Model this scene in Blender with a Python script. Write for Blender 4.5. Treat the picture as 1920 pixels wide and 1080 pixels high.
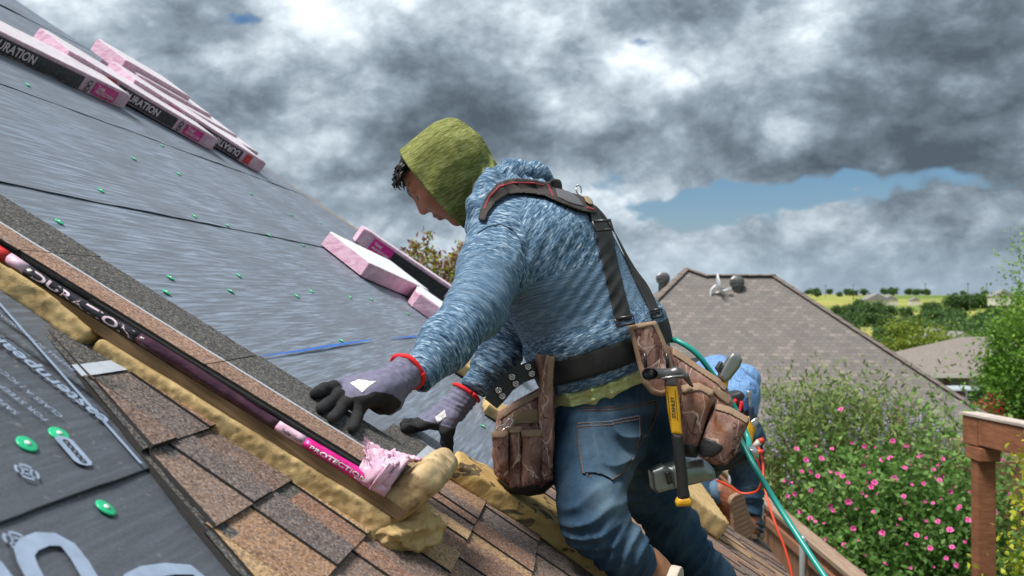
import bpy, bmesh, math, random
import numpy as np
from mathutils import Vector, Matrix
for o in list(bpy.data.objects): bpy.data.objects.remove(o)
SC = bpy.context.scene
COL = SC.collection
rad = math.radians
# ---------------------------------------------------------------- camera
FPX = 1920*35/36                       # focal length in photograph pixels (35 mm lens)
TILT = math.atan(22/FPX)
CAM = np.array([0., 0., 4.0])          # eye 4 m above the lawn, low over the roof slope
cd = bpy.data.cameras.new('camera'); cam = bpy.data.objects.new('camera', cd); COL.objects.link(cam)
cam.location = CAM; cam.rotation_euler = (math.pi/2+TILT, 0, 0)
cd.lens = 35; cd.sensor_width = 36; cd.clip_start = .05; cd.clip_end = 9000
cd.dof.use_dof = True; cd.dof.focus_distance = 2.25; cd.dof.aperture_fstop = 7.1
SC.camera = cam
SC.render.resolution_x = 1024; SC.render.resolution_y = 576
SC.render.engine = 'CYCLES'
SC.view_settings.view_transform = 'Standard'; SC.view_settings.look = 'None'
SC.view_settings.exposure = EXPOSURE = 1.95; SC.view_settings.gamma = 1
# ---------------------------------------------------------------- node helpers
class NT:
    def __init__(s, tree): s.t = tree
    def n(s, typ, ins=None, **props):
        nd = s.t.nodes.new(typ)
        for k, v in props.items(): setattr(nd, k, v)
        for k, v in (ins or {}).items(): s.put(nd.inputs[k], v)
        return nd
    def put(s, sock, v):
        if isinstance(v, bpy.types.NodeSocket): s.t.links.new(v, sock)
        else:
            if sock.type == 'RGBA' and len(v) == 3: v = (*v, 1)
            sock.default_value = v
    def math(s, op, a, b=0., c=0., clamp=False):
        return s.n('ShaderNodeMath', {0: a, 1: b, 2: c}, operation=op, use_clamp=clamp).outputs[0]
    def vmath(s, op, a, b=(0, 0, 0)):
        nd = s.n('ShaderNodeVectorMath', {0: a, 1: b}, operation=op)
        return nd.outputs['Value'] if op in ('DOT_PRODUCT', 'LENGTH', 'DISTANCE') else nd.outputs[0]
    def scale(s, v, f): return s.n('ShaderNodeVectorMath', {0: v, 'Scale': f}, operation='SCALE').outputs[0]
    def noise(s, vec, scale=5., detail=4., rough=.55, dist=0., out=0):
        return s.n('ShaderNodeTexNoise', {'Vector': vec, 'Scale': scale, 'Detail': detail, 'Roughness': rough, 'Distortion': dist}).outputs[out]
    def vor(s, vec, scale=5., feature='F1', out='Distance', rand=1.):
        return s.n('ShaderNodeTexVoronoi', {'Vector': vec, 'Scale': scale, 'Randomness': rand}, feature=feature).outputs[out]
    def map(s, vec, loc=(0, 0, 0), rot=(0, 0, 0), scale=(1, 1, 1)):
        return s.n('ShaderNodeMapping', {'Vector': vec, 'Location': loc, 'Rotation': rot, 'Scale': scale}).outputs[0]
    def ramp(s, fac, stops, interp='LINEAR'):
        nd = s.n('ShaderNodeValToRGB', {0: fac}); cr = nd.color_ramp; cr.interpolation = interp
        while len(cr.elements) < len(stops): cr.elements.new(.5)
        for e, (p, c) in zip(cr.elements, stops):
            e.position = p; e.color = (c, c, c, 1) if isinstance(c, (int, float)) else (*c, 1)
        return nd.outputs[0]
    def rng(s, v, a, b, c=0., d=1., smooth=False):
        return s.n('ShaderNodeMapRange', {'Value': v, 'From Min': a, 'From Max': b, 'To Min': c, 'To Max': d},
                   interpolation_type='SMOOTHSTEP' if smooth else 'LINEAR').outputs[0]
    def mix(s, f, a, b, blend='MIX'):
        nd = s.n('ShaderNodeMix', {}, data_type='RGBA', blend_type=blend)
        s.put(nd.inputs[0], f); s.put(nd.inputs[6], a); s.put(nd.inputs[7], b)
        return nd.outputs[2]
    def bump(s, h, strength=.5, dist=.01, normal=None):
        nd = s.n('ShaderNodeBump', {'Height': h, 'Strength': strength, 'Distance': dist})
        if normal is not None: s.put(nd.inputs['Normal'], normal)
        return nd.outputs[0]
    def attr(s, name, out='Vector'): return s.n('ShaderNodeAttribute', attribute_name=name).outputs[out]
    def coord(s, out='Object'): return s.n('ShaderNodeTexCoord').outputs[out]
    def pos(s): return s.n('ShaderNodeNewGeometry').outputs['Position']
    def xyz(s, v): return s.n('ShaderNodeSeparateXYZ', {0: v}).outputs
    def cmb(s, x, y, z=0.): return s.n('ShaderNodeCombineXYZ', {0: x, 1: y, 2: z}).outputs[0]
MATS = {}
def material(name, build):
    if name in MATS: return MATS[name]
    m = bpy.data.materials.new(name); m.use_nodes = True
    g = NT(m.node_tree); b = m.node_tree.nodes['Principled BSDF']
    kw = build(g) or {}
    for k, v in kw.items(): g.put(b.inputs[k], v)
    MATS[name] = m
    return m
def plain(name, col, rough=.6, var=.15, scale=30., metal=0., spec=.5, bump=.0):
    """a surface of one colour with some unevenness"""
    def f(g):
        p = g.coord()
        v = g.noise(p, scale, 4, .6)
        c = g.mix(v, tuple(x*(1-var) for x in col), tuple(min(1, x*(1+var)) for x in col))
        d = {'Base Color': c, 'Roughness': rough, 'Metallic': metal, 'Specular IOR Level': spec}
        if bump: d['Normal'] = g.bump(g.noise(p, scale*3, 3), bump, .003)
        return d
    return material(name, f)
# ---------------------------------------------------------------- sky and sun
SUN_EL, SUN_AZ = rad(66), rad(-125)    # azimuth measured from +Y (view direction) towards +X
w = bpy.data.worlds.new('World'); SC.world = w; w.use_nodes = True
g = NT(w.node_tree); bg = w.node_tree.nodes['Background']
sky = g.n('ShaderNodeTexSky', sky_type='NISHITA')
sky.sun_disc = False; sky.sun_elevation = SUN_EL; sky.sun_rotation = SUN_AZ; sky.air_density = 1.0; sky.dust_density = 1.0; sky.ozone_density = 3
d = g.coord('Generated'); X, Y, Z = g.xyz(d)
az = g.math('ARCTAN2', X, Y); el = g.math('ARCSINE', Z)
def px2ae(u, v): return math.atan((u-960)/FPX), (562-v)/FPX
azel = g.cmb(az, el, 0.)
warp = g.noise(g.map(d, scale=(1, 1, 1.4)), 9, 3, .55, 0, out=1)
azw = g.vmath('ADD', azel, g.scale(g.vmath('SUBTRACT', warp, (.5, .5, .5)), .11))
def blobs(lst):
    tot = None
    for (u, v, ru, rv, amp) in lst:
        a0, e0 = px2ae(u, v)
        q = g.map(azw, loc=(-a0*FPX/ru, -e0*FPX/rv, 0), scale=(FPX/ru, FPX/rv, 0))
        e = g.math('MULTIPLY', g.math('EXPONENT', g.math('MULTIPLY', g.vmath('DOT_PRODUCT', q, q), -.8)), amp)
        tot = e if tot is None else g.math('ADD', tot, e)
    return tot
# where the thick grey banks and the bright heaps stand
bank = blobs([(850, 190, 170, 80, .20), (1760, 190, 230, 130, .24), (1280, 20, 200, 40, .16), (1690, 400, 230, 30, -.06), (1080, 300, 170, 70, .10), (420, 200, 160, 60, .05), (1520, 90, 75, 75, -.24),
              (600, 80, 100, 110, -.24), (1260, 120, 70, 40, -.08), (590, 315, 80, 45, -.16), (1190, 140, 140, 50, -.10), (140, 20, 160, 60, -.12), (700, 400, 150, 30, -.10), (980, 60, 110, 50, -.09), (1490, 240, 70, 45, -.17)])
gap = blobs([(430, 78, 60, 20, .34), (1195, 96, 55, 18, .30), (275, 125, 60, 20, .26), (1590, 362, 330, 32, .54), (1330, 395, 120, 38, .34), (1480, 530, 800, 34, .26)])
def heap(off, det):
    q = g.map(d, loc=(3.1+off[0], 1.7, .4+off[1]), scale=(1, 1, 1.5))
    return g.n('ShaderNodeTexNoise', {'Vector': q, 'Scale': 3.7, 'Detail': det, 'Roughness': .60, 'Distortion': .12}).outputs[0], q
n1, q0 = heap((0, 0), 9); n2, _ = heap((-.016, .050), 7)
bil = g.math('ABSOLUTE', g.math('SUBTRACT', g.noise(q0, 13., 6, .6, .2), .5))       # rounded billows with creases between
relief = g.math('SUBTRACT', n1, n2)
thick = g.math('ADD', g.math('SUBTRACT', n1, .5), bank)                              # how deep the cloud is along the sight line
s_ = g.math('ADD', g.math('MULTIPLY', thick, -1.75), g.math('MULTIPLY', relief, 2.9))
s_ = g.math('ADD', s_, g.math('MULTIPLY', g.math('SUBTRACT', bil, .08), 1.25))
s_ = g.math('ADD', g.math('MULTIPLY', s_, .95), .56)
ccol = g.ramp(s_, [(.0, (.082, .102, .122)), (.25, (.155, .185, .212)), (.46, (.275, .315, .35)), (.70, (.51, .55, .58)), (1., (.95, .96, .96))])
cov = g.math('SUBTRACT', g.math('ADD', g.math('MULTIPLY', g.math('SUBTRACT', n1, .5), 1.15), .58), gap)
cov = g.math('ADD', cov, g.math('MULTIPLY', bil, .5))
alpha = g.rng(cov, .22, .39, smooth=True)
skyc = g.mix(1., sky.outputs[0], (.16, .21, .245), 'MULTIPLY')
low = g.rng(el, .0, .13, .85, 0, smooth=True)          # milky air near the horizon
skyc = g.mix(low, skyc, (1.0, 1.22, 1.42))
ccol = g.mix(g.rng(el, .0, .075, .5, 0, smooth=True), ccol, (.36, .43, .49))
tot = g.mix(alpha, skyc, g.scale(g.mix(1., ccol, (.93, 1., 1.06), 'MULTIPLY'), 3.25))
g.put(bg.inputs[0], tot); bg.inputs[1].default_value = .1
w.cycles.sampling_method = 'MANUAL'; w.cycles.sample_map_resolution = 256
sd = bpy.data.lights.new('sun', 'SUN'); sun = bpy.data.objects.new('sun', sd); COL.objects.link(sun)
sd.energy = 1.5; sd.angle = rad(18); sd.color = (1, .96, .9)
sv = Vector((math.sin(SUN_AZ)*math.cos(SUN_EL), math.cos(SUN_AZ)*math.cos(SUN_EL), math.sin(SUN_EL)))
sun.rotation_euler = sv.to_track_quat('Z', 'Y').to_euler(); sun.location = (0, 0, 30)
# ---------------------------------------------------------------- geometry of the place
def ray(u, v):
    x = (u-960)/FPX; z = -(v-540)/FPX
    return np.array([x, math.cos(TILT)-z*math.sin(TILT), math.sin(TILT)+z*math.cos(TILT)])
def P(u, v, d): return CAM+ray(u, v)*d          # a point d metres away
RH = ray(1100, 562); RH /= np.linalg.norm(RH)     # along the eave
RN = np.cross(RH, ray(400, 58)); RN /= np.linalg.norm(RN); RN *= np.sign(RN[2])
RD = np.cross(RN, RH); RD *= -np.sign(RD[2])      # down the slope
RO = CAM-.511*RN
def R(a, b, h=0.): return RO+a*RH+b*RD+h*RN     # roof coordinates: along, down, above
def RA(arr): arr = np.asarray(arr, float); return RO+arr[:, :1]*RH+arr[:, 1:2]*RD+arr[:, 2:3]*RN
def RP(u, v, h=0.):                               # roof coordinates of a sighted point
    r = ray(u, v); t = ((RO+h*RN-CAM)@RN)/(r@RN); p = CAM+r*t-RO
    return float(p@RH), float(p@RD)
def RW(u, v, h=0.): a, b = RP(u, v, h); return R(a, b, h)
def hip(b): return 5.215+(b+3.512)*.5336
# ---------------------------------------------------------------- object helpers
def wloc(o):
    v = Vector((0, 0, 0))
    while o is not None: v += o.location; o = o.parent
    return v
def thing(name, label, cat, loc=(0, 0, 0), group=None, kind=None):
    o = bpy.data.objects.new(name, None); COL.objects.link(o); o.location = Vector([float(x) for x in loc]); o.empty_display_size = .1
    return tag(o, label, cat, group, kind)
def tag(o, label=None, cat=None, group=None, kind=None):
    if label: o['label'] = label
    if cat: o['category'] = cat
    if group: o['group'] = group
    if kind: o['kind'] = kind
    return o
def newmesh(name, verts, faces, mat, smooth=False, attrs=None, off=(0, 0, 0)):
    me = bpy.data.meshes.new(name)
    V = np.asarray(verts, np.float64)-np.asarray(off, float)
    if isinstance(faces, np.ndarray):
        nf, k = faces.shape
        me.vertices.add(len(V)); me.vertices.foreach_set('co', V.astype(np.float32).ravel())
        me.loops.add(nf*k); me.loops.foreach_set('vertex_index', faces.astype(np.int32).ravel())
        me.polygons.add(nf); me.polygons.foreach_set('loop_start', np.arange(0, nf*k, k, dtype=np.int32))
        me.polygons.foreach_set('loop_total', np.full(nf, k, np.int32)); me.update(calc_edges=True)
    else:
        me.from_pydata(V.tolist(), [], faces)
    for m in (mat if isinstance(mat, (list, tuple)) else [mat]): me.materials.append(m)
    if smooth: me.polygons.foreach_set('use_smooth', [True]*len(me.polygons))
    for k, a in (attrs or {}).items():
        a = np.asarray(a, np.float32)
        if a.ndim == 1: at = me.attributes.new(k, 'FLOAT', 'POINT'); at.data.foreach_set('value', a)
        else: at = me.attributes.new(k, 'FLOAT_VECTOR', 'POINT'); at.data.foreach_set('vector', a.ravel())
    me.update()
    return me
def obj(name, verts, faces, mat, parent=None, smooth=False, attrs=None, loc=None):
    """one mesh object, verts in world space"""
    verts = np.asarray(verts, float)
    if parent is not None: base = np.array(wloc(parent)); l = (0, 0, 0)
    else:
        base = np.array([verts[:, 0].mean(), verts[:, 1].mean(), verts[:, 2].min()]) if loc is None else np.array(loc, float); l = base
    me = newmesh(name, verts, faces, mat, smooth, attrs, base)
    o = bpy.data.objects.new(name, me); COL.objects.link(o); o.location = l
    if parent is not None: o.parent = parent
    return o
def inst(name, me, M, parent=None):
    o = bpy.data.objects.new(name, me); COL.objects.link(o)
    M = Matrix(M) if not isinstance(M, Matrix) else M
    if parent is not None:
        o.parent = parent; M = Matrix.Translation(-wloc(parent)) @ M
    o.matrix_local = M
    return o
def frame(o, x, y, z):
    m = Matrix.Identity(4)
    for i, c in enumerate((x, y, z)):
        for j in range(3): m[j][i] = float(c[j])
    for j in range(3): m[j][3] = float(o[j])
    return m
def roof_frame(a, b, h=0., rot=0., s=1.):
    c, q = math.cos(rot), math.sin(rot)
    x = RH*c+RD*q; y = -RH*q+RD*c
    return frame(R(a, b, h), x*s, y*-s, RN*s)      # local x along the eave, local y up the slope
class MB:
    def __init__(s): s.v = []; s.f = []
    def add(s, v, f):
        k = len(s.v); s.v += [tuple(map(float, p)) for p in v]; s.f += [tuple(i+k for i in q) for q in f]; return s
    def box(s, c, sx, sy, sz, ax=None):
        ax = ax or ((1, 0, 0), (0, 1, 0), (0, 0, 1)); c = np.array(c, float); A = [np.array(a, float)*h/2 for a, h in zip(ax, (sx, sy, sz))]
        v = [c+i*A[0]+j*A[1]+k*A[2] for k in (-1, 1) for j in (-1, 1) for i in (-1, 1)]
        return s.add(v, [(0, 2, 3, 1), (4, 5, 7, 6), (0, 1, 5, 4), (2, 6, 7, 3), (0, 4, 6, 2), (1, 3, 7, 5)])
    def prism(s, poly, vec):
        """poly: list of 3-D points (ring), extruded by vec"""
        n = len(poly); vec = np.array(vec, float); p = [np.array(q, float) for q in poly]
        return s.add(p+[q+vec for q in p], [tuple(range(n))[::-1], tuple(range(n, 2*n))]+[(i, (i+1) % n, n+(i+1) % n, n+i) for i in range(n)])
    def tube(s, pts, rs, seg=8, caps=True, flat=1., up=None):
        pts = [np.array(p, float) for p in pts]; n = len(pts)
        if np.isscalar(rs): rs = [rs]*n
        rings = []; prev = np.array(up, float) if up is not None else None
        for i, p in enumerate(pts):
            t = pts[min(i+1, n-1)]-pts[max(i-1, 0)]; t /= np.linalg.norm(t)+1e-12
            if prev is None: prev = np.cross(t, (0, 0, 1) if abs(t[2]) < .9 else (1, 0, 0))
            u = prev-t*(prev@t); u /= np.linalg.norm(u)+1e-12; prev = u; w_ = np.cross(t, u)
            rings.append([p+rs[i]*(math.cos(2*math.pi*j/seg)*u+flat*math.sin(2*math.pi*j/seg)*w_) for j in range(seg)])
        v = [q for r in rings for q in r]
        f = [(i*seg+j, i*seg+(j+1) % seg, (i+1)*seg+(j+1) % seg, (i+1)*seg+j) for i in range(n-1) for j in range(seg)]
        if caps: f += [tuple(range(seg))[::-1], tuple(range((n-1)*seg, n*seg))]
        return s.add(v, f)
    def lathe(s, prof, c, axis=(0, 0, 1), seg=16, ref=None):
        ax = np.array(axis, float); ax /= np.linalg.norm(ax)
        u = np.cross(ax, (1, 0, 0) if abs(ax[0]) < .9 else (0, 1, 0)); u /= np.linalg.norm(u); w_ = np.cross(ax, u); c = np.array(c, float)
        v = [c+ax*z+r*(math.cos(2*math.pi*j/seg)*u+math.sin(2*math.pi*j/seg)*w_) for r, z in prof for j in range(seg)]
        n = len(prof)
        f = [(i*seg+j, i*seg+(j+1) % seg, (i+1)*seg+(j+1) % seg, (i+1)*seg+j) for i in range(n-1) for j in range(seg)]
        f += [tuple(range(seg))[::-1], tuple(range((n-1)*seg, n*seg))]
        return s.add(v, f)
    def build(s, name, mat, parent=None, smooth=False, bevel=0., loc=None):
        o = obj(name, s.v, s.f, mat, parent, smooth, loc=loc)
        if bevel:
            bm = bmesh.new(); bm.from_mesh(o.data); bmesh.ops.recalc_face_normals(bm, faces=bm.faces)
            bmesh.ops.bevel(bm, geom=list(bm.edges), offset=bevel, segments=2, affect='EDGES', clamp_overlap=True)
            bm.to_mesh(o.data); bm.free()
        return o
def grid_faces(nu, nv):
    i, j = np.meshgrid(np.arange(nu-1), np.arange(nv-1), indexing='ij')
    k = (i*nv+j).ravel()
    return np.stack([k, k+nv, k+nv+1, k+1], 1)
def vnoise(p, seed=0, n=10, f=1.):
    """cheap smooth pseudo-noise, about -1..1"""
    r = np.random.RandomState(seed); out = 0
    for i in range(n):
        k = r.normal(size=p.shape[-1])*f; out = out+np.sin(p@k*2+r.uniform(0, 6.28))
    return out/math.sqrt(n/2)/1.6
def text_mesh(txt, size, offset=0., shear=0., space=1., align='LEFT'):
    cu = bpy.data.curves.new('txt', 'FONT'); cu.body = txt; cu.size = size; cu.offset = offset; cu.shear = shear; cu.space_character = space; cu.align_x = align
    cu.resolution_u = 3
    o = bpy.data.objects.new('txt', cu); COL.objects.link(o)
    dg = bpy.context.evaluated_depsgraph_get(); me = bpy.data.meshes.new_from_object(o.evaluated_get(dg))
    bpy.data.objects.remove(o); bpy.data.curves.remove(cu)
    v = np.array([p.co[:] for p in me.vertices]); f = [tuple(p.vertices) for p in me.polygons]
    bpy.data.meshes.remove(me)
    return v, f
# ---------------------------------------------------------------- signed-distance modelling
def surfnet(fn, lo, hi, res, margin=1.6):
    lo = np.array(lo, float); hi = np.array(hi, float); B = 8
    nb = np.ceil((hi-lo)/(res*B)).astype(int); n = nb*B+1
    c = [lo[i]+(np.arange(nb[i])+.5)*B*res for i in range(3)]
    G = np.stack(np.meshgrid(*c, indexing='ij'), -1).reshape(-1, 3)
    dc = fn(G).reshape(nb); act = np.abs(dc) < B*res*.87*margin
    D = np.repeat(np.repeat(np.repeat(np.sign(dc).astype(np.float32), B, 0), B, 1), B, 2)
    D = np.pad(D, ((0, 1),)*3, mode='edge')
    am = np.zeros(n, bool); A = np.repeat(np.repeat(np.repeat(act, B, 0), B, 1), B, 2)
    for dx in (0, 1):
        for dy in (0, 1):
            for dz in (0, 1): am[dx:dx+n[0]-1, dy:dy+n[1]-1, dz:dz+n[2]-1] |= A
    idx = np.argwhere(am)
    vals = np.concatenate([fn(lo+ch*res) for ch in np.array_split(idx, max(1, len(idx)//400000))])
    D[am] = vals; D[D == 0] = 1e-6
    S = D < 0
    s8 = [S[i:n[0]-1+i, j:n[1]-1+j, k:n[2]-1+k] for i in (0, 1) for j in (0, 1) for k in (0, 1)]
    cnt = sum(x.astype(np.int8) for x in s8); cells = np.argwhere((cnt > 0) & (cnt < 8))
    cid = np.full(n-1, -1, np.int32); cid[tuple(cells.T)] = np.arange(len(cells))
    acc = np.zeros((len(cells), 3)); w_ = np.zeros(len(cells))
    cor = np.array([(i, j, k) for i in (0, 1) for j in (0, 1) for k in (0, 1)])
    dv = [D[tuple((cells+o).T)] for o in cor]
    for p in range(8):
        for q in range(p+1, 8):
            if np.abs(cor[p]-cor[q]).sum() != 1: continue
            m = (dv[p] < 0) != (dv[q] < 0); t = dv[p][m]/(dv[p][m]-dv[q][m])
            acc[m] += cor[p]+t[:, None]*(cor[q]-cor[p]); w_[m] += 1
    V = lo+(cells+acc/w_[:, None])*res
    F = []
    for ax in range(3):
        o = [slice(None)]*3; o2 = [slice(None)]*3; o[ax] = slice(0, n[ax]-1); o2[ax] = slice(1, n[ax])
        e = np.argwhere(S[tuple(o)] != S[tuple(o2)]); b, c_ = (ax+1) % 3, (ax+2) % 3
        e = e[(e[:, b] > 0) & (e[:, c_] > 0) & (e[:, b] < n[b]-1) & (e[:, c_] < n[c_]-1)]
        inside = S[tuple(e.T)]
        def at(db, dc_):
            t = e.copy(); t[:, b] -= db; t[:, c_] -= dc_; return cid[tuple(t.T)]
        qd = np.stack([at(1, 1), at(0, 1), at(0, 0), at(1, 0)], 1)
        qd[~inside] = qd[~inside][:, ::-1]; F.append(qd)
    F = np.concatenate(F); F = F[(F >= 0).all(1)]
    return V, F
def cone(p, a, b, r1, r2):
    a = np.asarray(a, float); ba = np.asarray(b, float)-a; pa = p-a
    h = np.clip(pa@ba/(ba@ba), 0, 1)
    return np.linalg.norm(pa-h[:, None]*ba, axis=1)-(r1+(r2-r1)*h)
def chain(p, pts, k=.02):
    """pts: list of (point, radius)"""
    d_ = None
    for (a, r1), (b, r2) in zip(pts[:-1], pts[1:]):
        e = cone(p, a, b, r1, r2); d_ = e if d_ is None else smin(d_, e, k)
    return d_
def smin(a, b, k):
    h = np.clip(.5+.5*(b-a)/k, 0, 1); return b+(a-b)*h-k*h*(1-h)
def smax(a, b, k): return -smin(-a, -b, k)
def ell(p, c, A, r):
    """ellipsoid with axes A (rows) and half sizes r"""
    q = (p-np.asarray(c))@np.asarray(A).T; r = np.asarray(r, float)
    k0 = np.linalg.norm(q/r, axis=1); k1 = np.linalg.norm(q/(r*r), axis=1)
    return k0*(k0-1)/(k1+1e-9)
def rbox(p, c, A, half, r):
    q = np.abs((p-np.asarray(c))@np.asarray(A).T)-(np.asarray(half, float)-r)
    return np.linalg.norm(np.maximum(q, 0), axis=1)+np.minimum(q.max(1), 0)-r
def poly2(x, y, poly):
    """signed distance to a 2-D polygon"""
    poly = np.asarray(poly, float); n = len(poly); dd = np.full(x.shape, 1e9); s = np.ones(x.shape)
    for i in range(n):
        a = poly[i]; b = poly[i-1]; ex, ey = b-a; wx, wy = x-a[0], y-a[1]
        t = np.clip((wx*ex+wy*ey)/(ex*ex+ey*ey+1e-12), 0, 1); bx, by = wx-ex*t, wy-ey*t
        dd = np.minimum(dd, bx*bx+by*by)
        c1 = y >= a[1]; c2 = y < b[1]; c3 = ex*wy > ey*wx
        fl = (c1 & c2 & c3) | (~c1 & ~c2 & ~c3); s[fl] *= -1
    return s*np.sqrt(dd)
def slab(p, poly, o, ax, ay, az_, half, r):
    """polygon in the ax/ay plane through o, thickened along az_, rounded by r"""
    q = p-np.asarray(o, float); x, y, z = q@ax, q@ay, q@az_
    d2 = poly2(x, y, poly)+r; dz = np.abs(z)-half+r
    return np.minimum(np.maximum(d2, dz), 0)+np.hypot(np.maximum(d2, 0), np.maximum(dz, 0))-r
def sdf_obj(name, fn, lo, hi, res, mat, parent=None, attrs=None, margin=1.6):
    V, F = surfnet(fn, lo, hi, res, margin)
    at = {k: f(V) for k, f in (attrs or {}).items()}
    return obj(name, V, F, mat, parent, True, at)
# ================================================================ terrain
rs = np.random.RandomState(7)
TY = np.array([-400, -20, 14, 25, 45, 90, 160, 300, 600, 900, 1300, 1800, 3000, 8000.])
TZ = np.array([0, 0, 0, -.5, -1.2, -5, -10, -10.5, -2.0, 5., 10.5, 8, 0, -20.])
def tz(x, y):
    x = np.asarray(x, float); y = np.asarray(y, float)
    z = np.interp(y, TY, TZ)
    return z+np.clip((y-60)/400, 0, 1)*(2.2*np.sin(x/170+1.2)*np.cos(y/240)+1.2*np.sin(x/61+y/90))
ys = np.concatenate([np.linspace(-60, 60, 49), np.geomspace(64, 8000, 90)]); xs = np.concatenate([-np.geomspace(6000, 40, 50), np.linspace(-36, 36, 25), np.geomspace(40, 6000, 50)])
gx, gy = np.meshgrid(xs, ys, indexing='ij'); gz = tz(gx, gy)
def m_ground(g):
    p = g.pos(); _, y, _ = g.xyz(p)
    far = g.rng(y, 30, 200)
    lawn = g.mix(g.noise(p, 3, 5, .6), (.035, .06, .015), (.09, .125, .035))
    f1 = g.noise(g.map(p, scale=(.0035, .0075, .01)), 1., 5, .6, .6)
    f2 = g.noise(g.map(p, scale=(.02, .05, .05)), 1., 4, .6)
    field = g.ramp(f1, [(.30, (.11, .165, .04)), (.44, (.20, .25, .06)), (.54, (.38, .37, .10)), (.68, (.33, .26, .09))])
    field = g.mix(g.rng(f2, .4, .65), field, g.mix(.5, field, (.05, .09, .03)))
    return {'Base Color': g.mix(far, lawn, field), 'Roughness': .95, 'Specular IOR Level': .1}
o = obj('ground', np.stack([gx.ravel(), gy.ravel(), gz.ravel()], 1), grid_faces(len(xs), len(ys)), material('grass_ground', m_ground), smooth=True, loc=(0, 0, 0))
tag(o, 'green lawn running out into fields and low hills', 'ground', kind='structure')
# ================================================================ the house being roofed
def m_felt(g):
    rq = g.attr('rq'); _, b_, _ = g.xyz(rq)
    sk = g.noise(g.map(rq, rot=(0, 0, .12), scale=(3.6, 85, 1)), 1.3, 6, .62, .25)
    sk2 = g.noise(g.map(rq, rot=(0, 0, -.55), scale=(3, 60, 1)), 1.2, 6, .62, .5)
    sk3 = g.noise(g.map(rq, rot=(0, 0, .9), scale=(2.5, 46, 1)), 1.1, 6, .62, .4)
    pat = g.noise(rq, 2.2, 4, .55, .5)
    scuff = g.math('MULTIPLY', g.rng(sk, .44, .66), g.rng(pat, .25, .55))
    scuff = g.math('MAXIMUM', scuff, g.math('MULTIPLY', g.math('MULTIPLY', g.rng(sk2, .56, .74), g.rng(pat, .38, .66)), .9))
    scuff = g.math('MAXIMUM', scuff, g.math('MULTIPLY', g.rng(sk3, .56, .74), .65))
    # near strip: fewer scuffs, and its weaker sky sheen painted as darker base
    a_, _, _ = g.xyz(rq)
    scuff_sheen = g.rng(a_, 1.25, 1.7, .12, 1.)
    scuff = g.math('MULTIPLY', scuff, scuff_sheen)
    dust = g.noise(rq, 260, 2, .7)
    base = g.mix(g.noise(rq, 3, 5, .6), (.105, .120, .147), (.145, .164, .196))
    col = g.mix(g.math('MULTIPLY', scuff, .85), g.mix(scuff_sheen, g.mix(1., base, (.42, .42, .42), 'MULTIPLY'), base), (.29, .36, .47))
    spots = g.rng(g.noise(rq, 90, 2, .5), .68, .74)
    col = g.mix(g.math('MULTIPLY', spots, .35), col, (.34, .31, .27))
    col = g.mix(g.math('MULTIPLY', g.rng(dust, .45, .8), .16), col, (.30, .30, .32))
    h = g.math('ADD', g.math('MULTIPLY', g.noise(g.map(rq, rot=(0, 0, .3), scale=(1, 2.2, 1)), 26, 5, .6, .8), .35), g.math('MULTIPLY', g.noise(rq, 700, 1), .06))
    return {'Base Color': col, 'Roughness': .50, 'Specular IOR Level': .42, 'Normal': g.bump(h, .12, .005)}
FELT = material('synthetic_underlayment', m_felt)
DECK = plain('osb_sheathing', (.30, .21, .12), .8, .3, 12)
house = thing('house', 'single storey house whose sloping roof is being reshingled', 'house', (-1.5, 4, 0))
EB = 1.60                                             # slope position of the eave
def roofpoly(b0, b1, a0, h):
    return [(a0, b0, h), (hip(b0), b0, h), (hip(b1), b1, h), (a0, b1, h)]
m = MB()
top = RA(roofpoly(-7.2, EB, -1.2, -.004)); m.prism(top, -RN*.02)
m.build('roof_deck', DECK, house)
# the slope behind the hip, falling away
c0, c1 = R(hip(-7.2), -7.2, -.004), R(hip(EB), EB, -.004)
back = np.array([.42, .80, 0]); m = MB(); ln = 4.6
q = [c0, c1, c1+np.array([back[0]*.2, back[1]*.2, -.02]), c0+np.array([back[0]*4.6, back[1]*4.6, -4.2])]
m.add(q, [(0, 3, 2, 1)]); o = m.build('rear_roof_slope', DECK, house)
e0, e1 = R(-1.2, EB, -.03), R(hip(EB), EB, -.03)
brick = None
def m_brick(c1, c2, mo, bw=.21, bh=.07, name='brickwall'):
    def f(g):
        p = g.pos(); x, y, z = g.xyz(p)
        v = g.cmb(g.math('ADD', x, y), z, 0.)
        t = g.n('ShaderNodeTexBrick', {'Vector': v, 'Color1': (*c1, 1), 'Color2': (*c2, 1), 'Mortar': (*mo, 1), 'Scale': 1., 'Mortar Size': .006, 'Brick Width': bw, 'Row Height': bh})
        return {'Base Color': t.outputs[0], 'Roughness': .85, 'Normal': g.bump(t.outputs[1], -.4, .006)}
    return material(name, f)
BRICK = m_brick((.30, .16, .10), (.38, .24, .17), (.42, .40, .37))
m = MB()
for off, zz in ((-.45, 0),):
    a_, b_ = e0+RD*0, e1+RD*0
    w0 = np.array([a_[0]+off, a_[1], 0]); w1 = np.array([b_[0]+off, b_[1]-.4, 0]); w2 = w1+(-7, .3, 0); w3 = w0+(-7, 0, 0)
    for s, t in ((w0, w1), (w1, w2), (w3, w0)):
        d_ = t-s; d_ /= np.linalg.norm(d_); nrm = np.array([d_[1], -d_[0], 0])
        m.prism([s, t, t+(0, 0, 2.5), s+(0, 0, 2.5)], nrm*.12)
m.build('wall', BRICK, house)
TRIM = plain('cream_trim_paint', (.62, .58, .50), .5, .06, 8)
m = MB(); m.prism([e0, e1, e1+(0, 0, -.15), e0+(0, 0, -.15)], np.array([-.02, 0, 0])); m.build('fascia', TRIM, house)
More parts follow.
